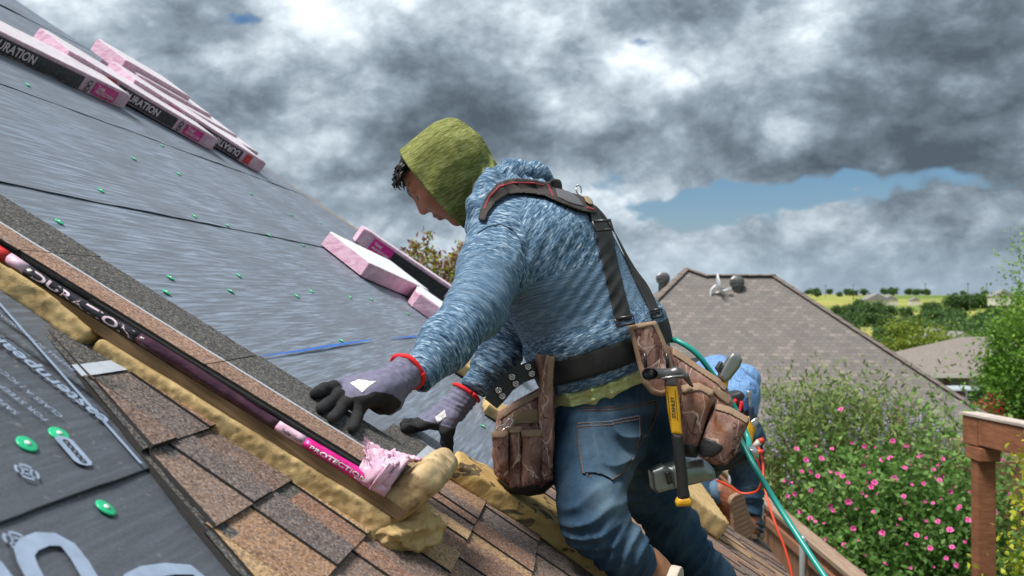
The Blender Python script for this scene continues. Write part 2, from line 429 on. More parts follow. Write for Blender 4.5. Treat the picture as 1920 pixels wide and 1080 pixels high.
m = MB(); m.prism([e0+(-.02, 0, -.15), e1+(-.02, 0, -.15), e1+(-.47, 0, -.15), e0+(-.47, 0, -.15)], np.array([0, 0, .012])); m.build('soffit', TRIM, house)
def sheet(b0, b1fn, a0, a1fn, h0, seed, na=150, nb=46):
    """one length of underlayment; its lower edge is cut unevenly and lifts a little"""
    A = np.linspace(0, 1, na); Bv = np.linspace(0, 1, nb)
    Bv = 1-(1-Bv)**1.6
    aa, bb = np.meshgrid(A, Bv, indexing='ij')
    a_ = a0+(8.2-a0)*aa; b1 = b1fn(a_); b_ = b0+(b1-b0)*bb
    am = a1fn(b_); a_ = a0+(am-a0)*aa; b1 = b1fn(a_); b_ = b0+(b1-b0)*bb
    p = np.stack([a_, b_], -1)
    wr = .0010*vnoise(p*np.array([2.2, 7]), seed, 12, 1.6)+.0003*vnoise(p*np.array([9, 16]), seed+1, 12, 1.6)
    edge = (b1 < .2)*np.clip(1-(b1-b_)/.10, 0, 1)**2*(.0006+.0018*np.clip(vnoise(a_[..., None]*3, seed+2, 8, 2.), -.5, 1.5))
    h = h0+.003+wr+np.maximum(edge, 0)
    V = np.stack([a_.ravel(), b_.ravel(), h.ravel()], 1)
    return V, grid_faces(na, nb)
def tear(b, seed, amp=.012):
    amp *= .45
    return lambda a: b+amp*vnoise(np.asarray(a)[..., None], seed, 9, 3.)+amp*.35*vnoise(np.asarray(a)[..., None], seed+5, 9, 14.)
hipend = lambda b: hip(b)+.01
for i, (b0, b1f, h0, s) in enumerate([(-.62, lambda a: 0*np.asarray(a)+1.2, 0., 1), (-1.28, lambda a: np.where(np.asarray(a) < 1.32, tear(-.325, 22, .010)(a), .30), .003, 11), (-2.0, tear(-1.10, 31, .009), .0055, 21),
                                      (-3.3, tear(-1.80, 42, .012), .008, 31), (-7.2, tear(-3.10, 53, .012), .0105, 41)]):
    V, F = sheet(b0, b1f, -1.0, hipend, h0, s, na=220 if i < 3 else 150)
    # thin edge so that the lap shows as a step
    o = obj('underlayment', RA(V), F, FELT, house, True, {'rq': V})
    if i == 1: SHEET1 = V
    sol = o.modifiers.new('thickness', 'SOLIDIFY'); sol.thickness = .0016; sol.offset = -1
UNDER = [c for c in house.children if c.name.startswith('underlayment')]
# ---------------------------------------------------------------- shingles
def granule(g, base, light=1., speck=.75):
    p = g.attr('rq')
    n = g.vor(p, 330, 'F1', 'Color'); r_, g_, b_ = g.n('ShaderNodeSeparateColor', {0: n}).outputs
    n2 = g.noise(p, 900, 1, .5)
    k = g.math('ADD', g.math('MULTIPLY', r_, .75), g.math('MULTIPLY', n2, .35))
    dark = g.mix(1., base, (.36, .35, .35), 'MULTIPLY'); lite = g.mix(.45, g.mix(1., base, (1.75, 1.7, 1.65), 'MULTIPLY'), (.46, .40, .34))
    c = g.mix(g.rng(k, .22, .5), dark, base); c = g.mix(g.math('MULTIPLY', g.rng(k, .66, .92), speck), c, lite)
    c = g.mix(g.math('MULTIPLY', g.rng(g_, .86, .9), .6), c, (.10, .13, .17))
    patch = g.noise(p, 22, 4, .6)
    c = g.mix(g.rng(patch, .3, .75, .0, .30), c, g.mix(1., c, (.62, .60, .60), 'MULTIPLY'))
    return c, g.bump(g.math('ADD', r_, g.math('MULTIPLY', n2, .5)), .55, .0016)
def m_shingle(g):
    c, nrm = granule(g, g.attr('tone', 'Color'))
    return {'Base Color': c, 'Roughness': .9, 'Specular IOR Level': .25, 'Normal': nrm}
SHING = material('shingle_granules', m_shingle)
def m_black(g):
    p = g.coord()
    return {'Base Color': g.mix(g.noise(p, 90, 3), (.012, .012, .013), (.035, .033, .032)), 'Roughness': .85, 'Specular IOR Level': .3}
ASPH = material('black_asphalt_edge', m_black)
STRIP = plain('pale_nailing_strip', (.42, .46, .52), .6, .25, 60)
TONES = [(.270, .150, .100), (.190, .125, .100), (.42, .265, .135), (.235, .160, .125), (.33, .195, .115), (.150, .115, .105), (.46, .30, .155), (.215, .145, .115)]
HEADC = (.082, .078, .074)
def shingle_mesh(seed, L=1.0, shear=0., exp_=.143, head=.19, deep=.0075):
    """a laminated shingle in its own frame: x along the course, y up the slope (butt at 0), tabs raised; black edges"""
    r = random.Random(seed); cuts = [0.]
    while cuts[-1] < L-.09: cuts.append(cuts[-1]+r.choice([.06, .08, .10, .12, .14]))
    cuts[-1] = L if L-cuts[-1] < .05 else cuts[-1]
    if cuts[-1] != L: cuts.append(L)
    V = []; F = []; MI = []; T = []
    t0 = .0035
    sh = lambda y: shear*y
    def quad(pts, mi, tone):
        k = len(V); V.extend(pts); F.append(tuple(range(k, k+4))); MI.append(mi); T.extend([tone]*4)
    raised = r.random() < .5; last = None
    y1 = exp_+.012
    hts = []
    for i, (x0, x1) in enumerate(zip(cuts[:-1], cuts[1:])):
        tone = r.choice([t for t in TONES if t is not last]); last = tone
        z = deep if raised else t0
        f = lambda x, y, zz: (x+sh(y) if x == 0 else x, y, zz)
        quad([f(x0, 0, z), f(x1, 0, z), f(x1, y1, z), f(x0, y1, z)], 0, tone)
        quad([f(x0, 0, 0), f(x1, 0, 0), f(x1, 0, z), f(x0, 0, z)], 1, tone)
        if raised:
            if i: quad([f(x0, y1, t0), f(x0, 0, t0), f(x0, 0, z), f(x0, y1, z)], 1, tone)
            quad([f(x1, 0, t0), f(x1, y1, t0), f(x1, y1, z), f(x1, 0, z)], 1, tone)
        raised = not raised
    f = lambda x, y, zz: (x+sh(y) if x == 0 else x, y, zz)
    y2 = y1+.028; y3 = exp_+head
    quad([f(0, y1, deep-.001), f(L, y1, deep-.001), f(L, y2, deep-.002), f(0, y2, deep-.002)], 2, HEADC)
    quad([f(0, y2, deep-.002), f(L, y2, deep-.002), f(L, y3, .003), f(0, y3, .003)], 0, HEADC)
    quad([f(0, y3, 0), f(0, 0, 0), f(0, 0, deep), f(0, y3, .003)], 1, HEADC)
    quad([f(L, 0, 0), f(L, y3, 0), f(L, y3, .003), f(L, 0, deep)], 1, HEADC)
    quad([f(L, y3, 0), f(0, y3, 0), f(0, y3, .003), f(L, y3, .003)], 1, HEADC)
    me = newmesh('shingle', V, F, [SHING, ASPH, STRIP], False, {'tone': T, 'rq': [(v[0]+seed*3.1, v[1]+seed*1.7, v[2]) for v in V]})
    me.polygons.foreach_set('material_index', MI); me.update()
    return me
SM = [shingle_mesh(s) for s in range(10)]
tiltsh = math.atan(.0065/.143)
def place_shingle(me, a, b, h=.010, rot=0., parent=house):
    M = roof_frame(a, b, h+.0068, rot) @ Matrix.Rotation(-tiltsh, 4, 'X')
    return inst('shingle', me, M, parent)
rr = random.Random(4)
def left_end(b): return 1.355-.56*(b+.50)
NC = int((EB-(-.348))/.143)+1
for i in range(NC):
    b = -.348+.143*i
    if b > EB+.03: break
    full = i >= 5
    a = left_end(b) if i < 4 else -.6-rr.uniform(0, .4)
    end = hip(b)+.02 if full else (2.0, 2.02, 2.10, 2.33, 2.36)[i]
    first = i < 4
    while a < end-.08:
        L = min(1.0, end-a)
        if first:
            me = shingle_mesh(100+i, min(L, .62+.1*i), .56); L = min(L, .62+.1*i)
        elif L < .99: me = shingle_mesh(200+i, L)
        else: me = SM[rr.randrange(10)]
        place_shingle(me, a, b); a += L+.002
        first = False
# the row underneath shows as a darker ragged layer along the cut ends
for i in range(4):
    b = -.348+.143*i
    me = shingle_mesh(300+i, .5, .56); me.attributes['tone'].data.foreach_set('vector', np.tile(HEADC, len(me.vertices)).astype(np.float32))
    inst('shingle', me, roof_frame(left_end(b)-.014, b-.004, .0105) @ Matrix.Rotation(-tiltsh*.6, 4, 'X'), house)
# ---------------------------------------------------------------- plastic cap nails
GREEN = plain('green_cap_plastic', (.015, .46, .21), .35, .1, 40)
WHITE = plain('white_nail_head', (.78, .80, .76), .35, .05, 40, .2)
m = MB().lathe([(.0, .0), (.0125, .0), (.0128, .0012), (.0118, .0024), (.0088, .0018), (.0075, .0024), (.0, .0024)][1:], (0, 0, 0), seg=18)
capme = newmesh('cap_nail', m.v, m.f, GREEN, True)
m = MB().lathe([(.0036, .0018), (.0036, .0034), (.0024, .0040)], (0, 0, 0), seg=10)
nailme = newmesh('nail_head', m.v, m.f, WHITE, True)
capspots = [(48, 836), (108, 817), (200, 950), (66, 561), (110, 417), (319, 522), (311, 549), (447, 518), (432, 547), (556, 556), (583, 547), (187, 360), (363, 408), (425, 425), (503, 443), (568, 461),
            (38, 115), (50, 163), (334, 328), (303, 275), (470, 365), (600, 420), (656, 558), (696, 562), (764, 589), (545, 405), (250, 300), (640, 640), (905, 800)]
for k, (u, v) in enumerate(capspots):
    a, b = RP(u, v, .008)
    tl = rr.uniform(-.10, .10)
    sc_ = 1.05 if a < 1.4 else .8
    c = inst('cap_nail', capme, roof_frame(a, b, .0052 if (a < 1.3 and b > -.318) else .0095 if b > -1.1 else .0125 if b > -1.8 else .0155, rr.uniform(0, 6), sc_) @ Matrix.Rotation(tl, 4, 'X'), house)
    n_ = bpy.data.objects.new('nail_head', nailme); COL.objects.link(n_); n_.parent = c
# ---------------------------------------------------------------- print on the underlayment (flat ink)
INK = plain('pale_blue_ink', (.27, .34, .46), .6, .3, 45)
def ink(name, pts_ab, faces, h=.0118):
    V = [(a, b, h) for a, b in pts_ab]
    return obj(name, RA(V), faces, INK, UNDER[1])
def ink_text(txt, a, b, size, dirn, off=0., h=.0135, space=1.):
    """dirn: unit (a,b) reading direction; letters stand to its left seen from above"""
    v, f = text_mesh(txt, size, off, space=space); c, s = dirn
    up = (s, -c) if True else (-s, c)
    return ink('printed_text', [(a+x*c+y*up[0], b+x*s+y*up[1]) for x, y, _ in v], f, h)
# ---- lettering and marks on the near strip
dn = (0., -1.)                                     # reads up the slope
ink_text('easternpeak.com/RhinoRoof  |  800-567-9797', 1.276, -.415, .040, dn, .0008)
ink_text('INSTALL IN ACCORDANCE WITH LOCAL BUILDING CODE', 1.345, -.52, .013, dn)
ink_text('CLASS A | ICC-ES APPROVED | FLORIDA PRODUCT', 1.195, -.44, .0155, dn)
ink_text('FOR STEEP SLOPE ROOFS | SECURE WITH CAP NAILS', 1.160, -.44, .0155, dn)
ink_text('SAFETY FIRST | ALWAYS USE FALL PROTECTION', 1.125, -.46, .0155, dn)
m = MB()
def strip_ab(a0, b0, a1, b1, w_):
    d_ = np.array([a1-a0, b1-b0]); d_ /= np.linalg.norm(d_); n_ = np.array([-d_[1], d_[0]])*w_/2
    return [(a0+n_[0], b0+n_[1]), (a1+n_[0], b1+n_[1]), (a1-n_[0], b1-n_[1]), (a0-n_[0], b0-n_[1])]
ink('printed_line', strip_ab(1.425, -.80, 1.225, -.335, .006), [(0, 1, 2, 3)], .0135)
def ring_ab(a, b, r0, r1, n=28, t0=0, t1=6.2832):
    p = []; f = []
    for i in range(n+1):
        t = t0+(t1-t0)*i/n; p += [(a+r0*math.cos(t), b+r0*math.sin(t)), (a+r1*math.cos(t), b+r1*math.sin(t))]
    return p, [(2*i, 2*i+1, 2*i+3, 2*i+2) for i in range(n)]
for (u, v) in ((50, 885), (36, 1008)):
    a, b = RP(u, v, .012); P_ = []; F_ = []
    for k in range(4):
        for r0, r1 in ((.011, .0145), (.0032, .0062)):
            p, f = ring_ab(a, b, r0, r1, 7, k*1.5708+.22, k*1.5708+1.35); n0 = len(P_); P_ += p; F_ += [tuple(i+n0 for i in q) for q in f]
        t = k*1.5708; c, s = math.cos(t), math.sin(t); n0 = len(P_)
        P_ += [(a+.006*c-.0012*s, b+.006*s+.0012*c), (a+.0115*c-.0012*s, b+.0115*s+.0012*c), (a+.0115*c+.0012*s, b+.0115*s-.0012*c), (a+.006*c+.0012*s, b+.006*s-.0012*c)]; F_.append((n0, n0+1, n0+2, n0+3))
    o = ink('target_mark', P_, F_, .0125 if v < 930 else .0082)
# rounded bar badge
a0, b0 = RP(122, 828, .012); a1, b1 = RP(155, 866, .012); pts = []
L_ = math.hypot(a1-a0, b1-b0); dx, dy = (a1-a0)/L_, (b1-b0)/L_
for (x, y) in [(-.004, -.014), (L_, -.014), (L_+.006, -.009), (L_+.008, 0), (L_+.006, .009), (L_, .014), (-.004, .014), (-.009, .008), (-.010, 0), (-.009, -.008)]: pts.append((a0+dx*x-dy*y, b0+dy*x+dx*y))
ink('printed_badge', pts, [tuple(range(len(pts)))], .0128)
DARKINK = plain('dark_print', (.03, .032, .04), .6, .2, 40)
for t in (.05, .28, .51, .74, .97):
    p, f = ring_ab(a0+dx*L_*t, b0+dy*L_*t, .0022, .0052, 14); o = obj('badge_ring', RA([(x, y, .0134) for x, y in p]), f, DARKINK, UNDER[1])
# huge outlined initials near the bottom of the strip
def fat(ptsuv, wd, closed=False, h=.0085):
    q = [np.array(RP(u, v, h)) for u, v in ptsuv]; n = len(q); P_ = []; F_ = []
    for i in range(n):
        t = q[(i+1) % n if closed else min(i+1, n-1)]-q[(i-1) % n if closed else max(i-1, 0)]; t /= np.linalg.norm(t); nn = np.array([-t[1], t[0]])*wd/2
        P_ += [tuple(q[i]+nn), tuple(q[i]-nn)]
    for i in range(n if closed else n-1): j = (i+1) % n; F_.append((2*i, 2*i+1, 2*j+1, 2*j))
    ink('printed_initial', P_, F_, h)
fat([(185, 1110), (150, 1050), (128, 1022), (108, 1011), (80, 1010), (55, 1020), (45, 1034), (52, 1056), (80, 1110)], .021)
fat([(225, 1120), (248, 1086), (275, 1072), (320, 1066), (360, 1068), (385, 1090), (420, 1150)], .019)
fat([(-40, 1040), (-10, 1058), (6, 1080), (20, 1120)], .02)
# blue chalk line snapped across the felt, worn marks
CHALK = plain('blue_chalk', (.035, .15, .52), .9, .4, 30)
def tape(name, uv, wd, mat, h, parent):
    q = [np.array(RP(u, v, h)) for u, v in uv]; n = len(q); V = []; F = []
    for i in range(n):
        t = q[min(i+1, n-1)]-q[max(i-1, 0)]; t /= np.linalg.norm(t); nn = np.array([-t[1], t[0]])*wd[i]/2
        V += [(*(q[i]+nn), h), (*(q[i]-nn), h)]
    return obj(name, RA(V), [(2*i, 2*i+1, 2*i+3, 2*i+2) for i in range(n-1)], mat, parent)
tape('chalk_line', [(492, 667), (560, 658), (620, 648), (680, 639), (700, 637)], [.003, .007, .009, .007, .002], CHALK, .0125, UNDER[1])
tape('chalk_line', [(735, 634), (770, 631), (800, 629)], [.003, .008, .006], CHALK, .0125, UNDER[1])
# ================================================================ wrapped shingle bundles
def m_film(c1, c2, name, rough=.32):
    def f(g):
        p = g.coord(); n = g.noise(g.map(p, scale=(6, 14, 14)), 2.2, 5, .6, 1.2)
        n2 = g.noise(g.map(p, rot=(.3, .2, .6), scale=(4, 40, 30)), 1.5, 4, .6, .8)
        return {'Base Color': g.mix(g.rng(n, .35, .68), c1, c2), 'Roughness': rough, 'Specular IOR Level': .5,
                'Normal': g.bump(g.math('ADD', n, n2), .35, .008)}
    return material(name, f)
PINK = m_film((.56, .30, .42), (.74, .52, .63), 'pink_film')
PALE = m_film((.66, .56, .62), (.82, .77, .80), 'pale_film')
BLACKF = m_film((.010, .010, .013), (.035, .033, .04), 'black_film', .25)
MAG = m_film((.60, .008, .20), (.74, .03, .30), 'magenta_film', .3)
REDF = m_film((.55, .02, .02), (.66, .05, .04), 'red_film', .3)
SNOW = m_film((.74, .74, .76), (.88, .88, .88), 'white_film', .45)
LETTER = plain('pale_pink_letters', (.78, .62, .70), .4, .06, 30)
def bundle(p0, p1, W=.33, T=.074, h0=0., h1=None, side=-1, band=None, flip=False, top=None, label='', seed=0, group='wrapped shingle bundles', cham=.0, labels=True, txt=True):
    """p0->p1: lower long edge nearest the eye, in roof coordinates"""
    h1 = h0 if h1 is None else h1
    A = R(*p0, h0+.012); B = R(*p1, h1+.012); ex = B-A; L = np.linalg.norm(ex); ex /= L
    ey = np.cross(RN, ex); ey -= ex*(ey@ex); ey /= np.linalg.norm(ey); ez = np.cross(ex, ey)
    if ez@RN < 0: ez = -ez
    up_slope = -RD if abs(ex@RH) > .7 else RH
    if ey@up_slope < 0: ey = -ey
    t = thing('shingle_bundle', label, 'shingle bundle', A, group)
    prof = []
    for (cy, cz, s0) in ((W-.007, .007, -90), (W-.007, T-.007, 0), (.007, T-.007, 90), (.007, .007, 180)):
        for k in range(4): an = rad(s0+30*k); prof.append((cy+.007*math.cos(an), cz+.007*math.sin(an)))
    ns = 26; npf = len(prof); r = np.random.RandomState(seed); V = []
    for i in range(ns):
        x = L*i/(ns-1); e = min(x, L-x); sh = 1-.10*max(0, 1-e/.02)**2
        for (y, z) in prof:
            yy = W/2+(y-W/2)*sh; zz = T/2+(z-T/2)*sh
            V.append((x, yy, zz))
    V = np.array(V); nz = .0016*vnoise(V*np.array([9, 22, 22]), seed, 12, 1.5)
    sag = -.0*np.sin(V[:, 0]/L*math.pi)
    C_ = np.array([0, W/2, T/2]); dv = (V-C_)*np.array([0, 1, 1]); dv /= np.linalg.norm(dv, axis=1)[:, None]+1e-9
    V = V+dv*nz[:, None]; V[:, 2] += sag
    Wd = lambda q: A+np.outer(q[:, 0], ex)+np.outer(q[:, 1], ey)+np.outer(q[:, 2], ez)
    F = [(i*npf+j, i*npf+(j+1) % npf, (i+1)*npf+(j+1) % npf, (i+1)*npf+j) for i in range(ns-1) for j in range(npf)]
    body = obj('wrapper', Wd(V), F+[tuple(range(npf))[::-1], tuple(range((ns-1)*npf, ns*npf))], [PINK, top or PALE], t, False)
    mi = []
    for i in range(ns-1):
        for j in range(npf): mi.append(1 if 5 <= j <= 7 else 0)
    body.data.polygons.foreach_set('material_index', mi+[0, 0]); body.data.update()
    def patch(name, x0, x1, z0, z1, mat, off=.0016):
        n = max(2, int((x1-x0)/.04)); q = []
        for i in range(n+1):
            for k in range(4):
                z = z0+(z1-z0)*k/3; q.append((x0+(x1-x0)*i/n, -off-.0022+.0026*0, z))
        q = np.array(q); q[:, 1] += .0012*vnoise(q*np.array([8, 20, 20]), seed+3, 10, 1.5)
        return obj(name, Wd(q), [(4*i+k, 4*i+k+1, 4*i+k+5, 4*i+k+4) for i in range(n) for k in range(3)], mat, t, True)
    if band:
        x0, x1 = band; b_ = patch('black_band', x0, x1, .006, T*.80, BLACKF)
        if txt:
            v, f = text_mesh('DURATION', .074, .0016, .0); wd = v[:, 0].max(); hgt = v[:, 1].max(); s = .24/wd
            v = v*s; hh = hgt*s; tx = x1-.26 if txt is True else txt
            q = np.stack([tx+v[:, 0], np.full(len(v), -.0058), T*.24+v[:, 1]], 1)
            if flip: q[:, 0] = 2*(tx+.12)-q[:, 0]; q[:, 2] = 2*(T*.24+hh/2)-q[:, 2]
            obj('printed_text', Wd(q), f if True else f, LETTER, b_)
    if labels:
        for (x0, x1, mt) in labels:
            lb = patch('label_panel', x0, x1, .010, T*.84, mt, .0024)
            if mt is MAG:
                for k, (fz, ft) in enumerate(((.52, 'Total'), (.26, 'PROTECTION'))):
                    v, f = text_mesh(ft, .02, .0006); s = min(.8*(x1-x0)/v[:, 0].max(), 1.2); v = v*s
                    q = np.stack([x0+.1*(x1-x0)+v[:, 0], np.full(len(v), -.0066), T*fz+v[:, 1]], 1); obj('printed_text', Wd(q), f, LETTER, lb)
                q = np.array([(x0-.035+.014*math.cos(a_)*rr_, -.006, T*zc+.014*math.sin(a_)*rr_) for zc in (.62, .28) for a_ in np.linspace(0, 6.2832, 17)[:-1] for rr_ in (1, .62)])
                obj('round_mark', Wd(q), [(32*c+2*i, 32*c+2*i+1, 32*c+(2*i+3) % 32, 32*c+(2*i+2) % 32) for c in (0, 1) for i in range(16)], BLACKF if x0 > band[1]-.02 else LETTER, t)
    return t
bundle((3.10, -2.17), (4.10, -2.065), .21, seed=1, band=(0, .66), txt=.13, labels=[(.74, .90, MAG)], label='pink wrapped shingle bundle nearest the left edge of the photo, black band and magenta panel')
bundle((3.90, -2.29), (4.87, -1.955), .24, h0=.02, h1=0, seed=2, band=(.30, .70), txt=.34, labels=[(.22, .28, REDF), (.77, .90, MAG)], label='pink wrapped shingle bundle, middle one of the line along the upper roof')
bundle((4.50, -2.30), (5.44, -1.885), .24, h0=.03, h1=0, seed=3, band=(.35, .82), txt=.56, flip=True, labels=[(.23, .32, MAG), (.85, .90, REDF)], label='pink wrapped shingle bundle with upside down lettering, lying lowest before the pile')
GP = 'bundles piled near the hip'
bundle((4.98, -2.24), (5.74, -2.06), .26, seed=4, label='bottom pink bundle of the pile by the roof hip', group=GP, labels=None)
bundle((4.86, -2.38), (5.66, -2.19), .28, h0=.012, seed=5, label='pink bundle second from the bottom of the pile by the roof hip', group=GP, labels=None)
bundle((4.84, -2.47), (5.52, -2.33), .26, h0=.03, seed=6, label='pink bundle second from the top of the pile by the roof hip', group=GP, labels=None)
bundle((4.80, -2.55), (5.36, -2.42), .24, h0=.055, seed=7, label='topmost pink bundle of the pile by the roof hip', group=GP, labels=None)
# the group behind the worker's arm
a0 = RP(690, 476); a1 = (6.02, -.42)
bundle((5.50, -1.24), (5.95, -.36), .10, T=.10, seed=8, band=(.22, 1.), txt=.62, flip=True, labels=[(.08, .22, MAG)], label='pink wrapped bundle with black band right on the hip behind the reaching arm')
bundle((4.55, -.66), (4.66, -.05), .33, seed=9, top=SNOW, label='pink bundle with white top under a second one, behind the reaching arm', group='bundles by the hip', labels=None)
bundle((4.32, -.855), (4.98, -.66), .28, T=.075, h0=.0, h1=.0, seed=10, top=SNOW, label='short pink and white bundle lying across another, grey patch at its end', group='bundles by the hip', labels=None)
# ================================================================ foam-backed board with the opened shingles on it
def m_foam(g):
    p = g.pos(); n = g.noise(p, 14, 6, .62, .4); n2 = g.noise(p, 60, 5, .65)
    c = g.mix(g.rng(n, .3, .7), (.43, .295, .135), (.60, .445, .225))
    c = g.mix(g.math('MULTIPLY', g.rng(n2, .48, .72), .6), c, (.18, .105, .045))
    return {'Base Color': c, 'Roughness': .95, 'Specular IOR Level': .1, 'Normal': g.bump(g.math('ADD', g.noise(p, 420, 4, .7), g.math('MULTIPLY', n2, .8)), .5, .003)}
FOAM = material('yellow_foam', m_foam)
def m_pad(g):
    p = g.pos(); n = g.noise(p, 14, 6, .62, .4); n2 = g.noise(p, 60, 5, .65)
    c = g.mix(g.rng(n, .3, .7), (.44, .285, .10), (.62, .44, .19))
    c = g.mix(g.math('MULTIPLY', g.rng(n2, .5, .75), .35), c, (.24, .14, .05))
    tar = g.noise(g.map(p, scale=(1, 1, 1.6)), 16, 4, .55, .9)
    c = g.mix(g.math('MULTIPLY', g.rng(tar, .575, .61), .85), c, (.065, .055, .048))
    return {'Base Color': c, 'Roughness': .9, 'Specular IOR Level': .15, 'Normal': g.bump(g.math('ADD', g.noise(p, 170, 4, .7), g.math('MULTIPLY', n2, 1.5)), .6, .004)}
PADM = material('tarred_yellow_foam', m_pad)
def m_wood(c1, c2, name, sc=(3, 40, 40), rough=.75):
    def f(g):
        p = g.coord(); n = g.noise(g.map(p, scale=sc), 1.6, 6, .6, .5); k = g.noise(g.map(p, scale=(sc[0], sc[1]*.3, sc[2]*.3)), 1, 3)
        c = g.mix(g.rng(n, .3, .7), c1, c2); c = g.mix(g.rng(k, .45, .75, 0, .5), c, tuple(x*.45 for x in c1))
        return {'Base Color': c, 'Roughness': rough, 'Specular IOR Level': .2, 'Normal': g.bump(n, .4, .004)}
    return material(name, f)
def m_board(g):
    rq = g.attr('rq'); n = g.noise(g.map(rq, scale=(60, 3, 60)), 1.5, 6, .65, .4); k = g.noise(g.map(rq, scale=(8, 3, 8)), 1.2, 4)
    c = g.mix(g.rng(n, .3, .7), (.10, .058, .028), (.27, .165, .08)); c = g.mix(g.rng(k, .5, .7, 0, .75), c, (.035, .024, .016))
    return {'Base Color': c, 'Roughness': .7, 'Normal': g.bump(n, .5, .004)}
BOARD = material('dirty_plank', m_board)
hst = lambda b: .062+(np.asarray(b)+.85)/.75*.040       # top of the opened shingles above the roof
def RAS(V): V = np.array(V, float); V[:, 0] += .10*(V[:, 1]+.10)/.75; return RA(V)      # the board lies slightly askew
rb = thing('roof_board', 'long foam backed plank lying down the slope with a rounded stop at its end', 'roof board', R(1.6, -.5, 0))
bs = np.linspace(-1.5, -.035, 40)
V = []
for b in bs:
    t_ = hst(b)-.0265; w_ = .0015*math.sin(b*40)
    for a, h in ((1.532+w_, t_-.0185), (1.80, t_-.0185), (1.80, t_), (1.532+w_*.5, t_)): V.append((a, b, h))
V = np.array(V); n = len(bs)
F = [(4*i+j, 4*i+(j+1) % 4, 4*i+4+(j+1) % 4, 4*i+4+j) for i in range(n-1) for j in range(4)]+[(0, 1, 2, 3), (4*n-1, 4*n-2, 4*n-3, 4*n-4)]
obj('plank', RAS(V), F, BOARD, rb, False, {'rq': V})
def foam_strip(b0, b1, a0, a1, extra, seed):
    def fn(q):
        a, b, h = q.T; top = hst(b)-.0455+.020*np.clip((-.55-b)/.12, 0, 1)*np.clip((1.530-a)/.006, 0, 1)
        low = .0035; mid = (top+low)/2; hf = np.maximum((top-low)/2, .004)
        wob = .004*vnoise(q[:, 1:2]*9, seed, 8, 1.)+.0008*vnoise(q*60, seed+1, 10, 1.)+.0010*vnoise(q*150, seed+4, 12, 1.)
        da = np.maximum(a0-extra+wob-a, a-a1); db = np.maximum(b0-b, b-b1)+.003*vnoise(q[:, [0, 2]]*70, seed+2, 8, 1.); dh = np.abs(h-mid)-hf
        r = .008
        qq = np.stack([da+r, db+r, dh+np.minimum(r, hf*.8)], 1)
        return np.linalg.norm(np.maximum(qq, 0), axis=1)+np.minimum(qq.max(1), 0)-np.minimum(r, hf*.8)
    V, F = surfnet(fn, (a0-extra-.03, b0-.03, -.01), (a1+.02, b1+.03, .09), .0035)
    return obj('foam', RAS(V), F[:, ::-1], FOAM, rb, True)
foam_strip(-1.4, -.575, 1.545, 1.78, .026, 5)
foam_strip(-.565, -.045, 1.545, 1.78, .021, 9)
# rounded stop block standing at the lower end
def fn(q):
    a, b, h = q.T
    c, s = math.cos(.30), math.sin(.30); bb = b+.050; hh = h-.088
    x = bb*c-hh*s; z = bb*s+hh*c
    d_ = np.stack([np.abs(a-1.655)-.125+.026, np.abs(x)-.018+.012, np.abs(z)-.072+.026], 1)
    return np.linalg.norm(np.maximum(d_, 0), axis=1)+np.minimum(d_.max(1), 0)-.02+.0022*vnoise(q*34, 3, 10, 1.)
V, F = surfnet(fn, (1.48, -.16, -.02), (1.83, .09, .20), .004)
def m_block(g):
    p = g.pos(); n = g.noise(p, 18, 6, .6, .6); s = g.noise(p, 45, 5, .6)
    c = g.mix(g.rng(n, .35, .65), (.34, .22, .10), (.58, .44, .25)); c = g.mix(g.math('MULTIPLY', g.rng(s, .55, .68), .7), c, (.10, .055, .025))
    return {'Base Color': c, 'Roughness': .85, 'Normal': g.bump(s, .5, .004)}
obj('stop_block', RAS(V), F[:, ::-1], material('worn_foam_block', m_block), rb, True)
def fn(q):
    return np.minimum(ell(q, (1.60, -.005, .045), np.eye(3), (.05, .035, .035)), ell(q, (1.56, -.03, .03), np.eye(3), (.04, .03, .028)))+.007*vnoise(q*45, 8, 12, 1.)+.003*vnoise(q*120, 9, 12, 1.)
V, F = surfnet(fn, (1.48, -.09, -.01), (1.68, .06, .11), .0035); obj('torn_foam', RAS(V), F[:, ::-1], FOAM, rb, True)
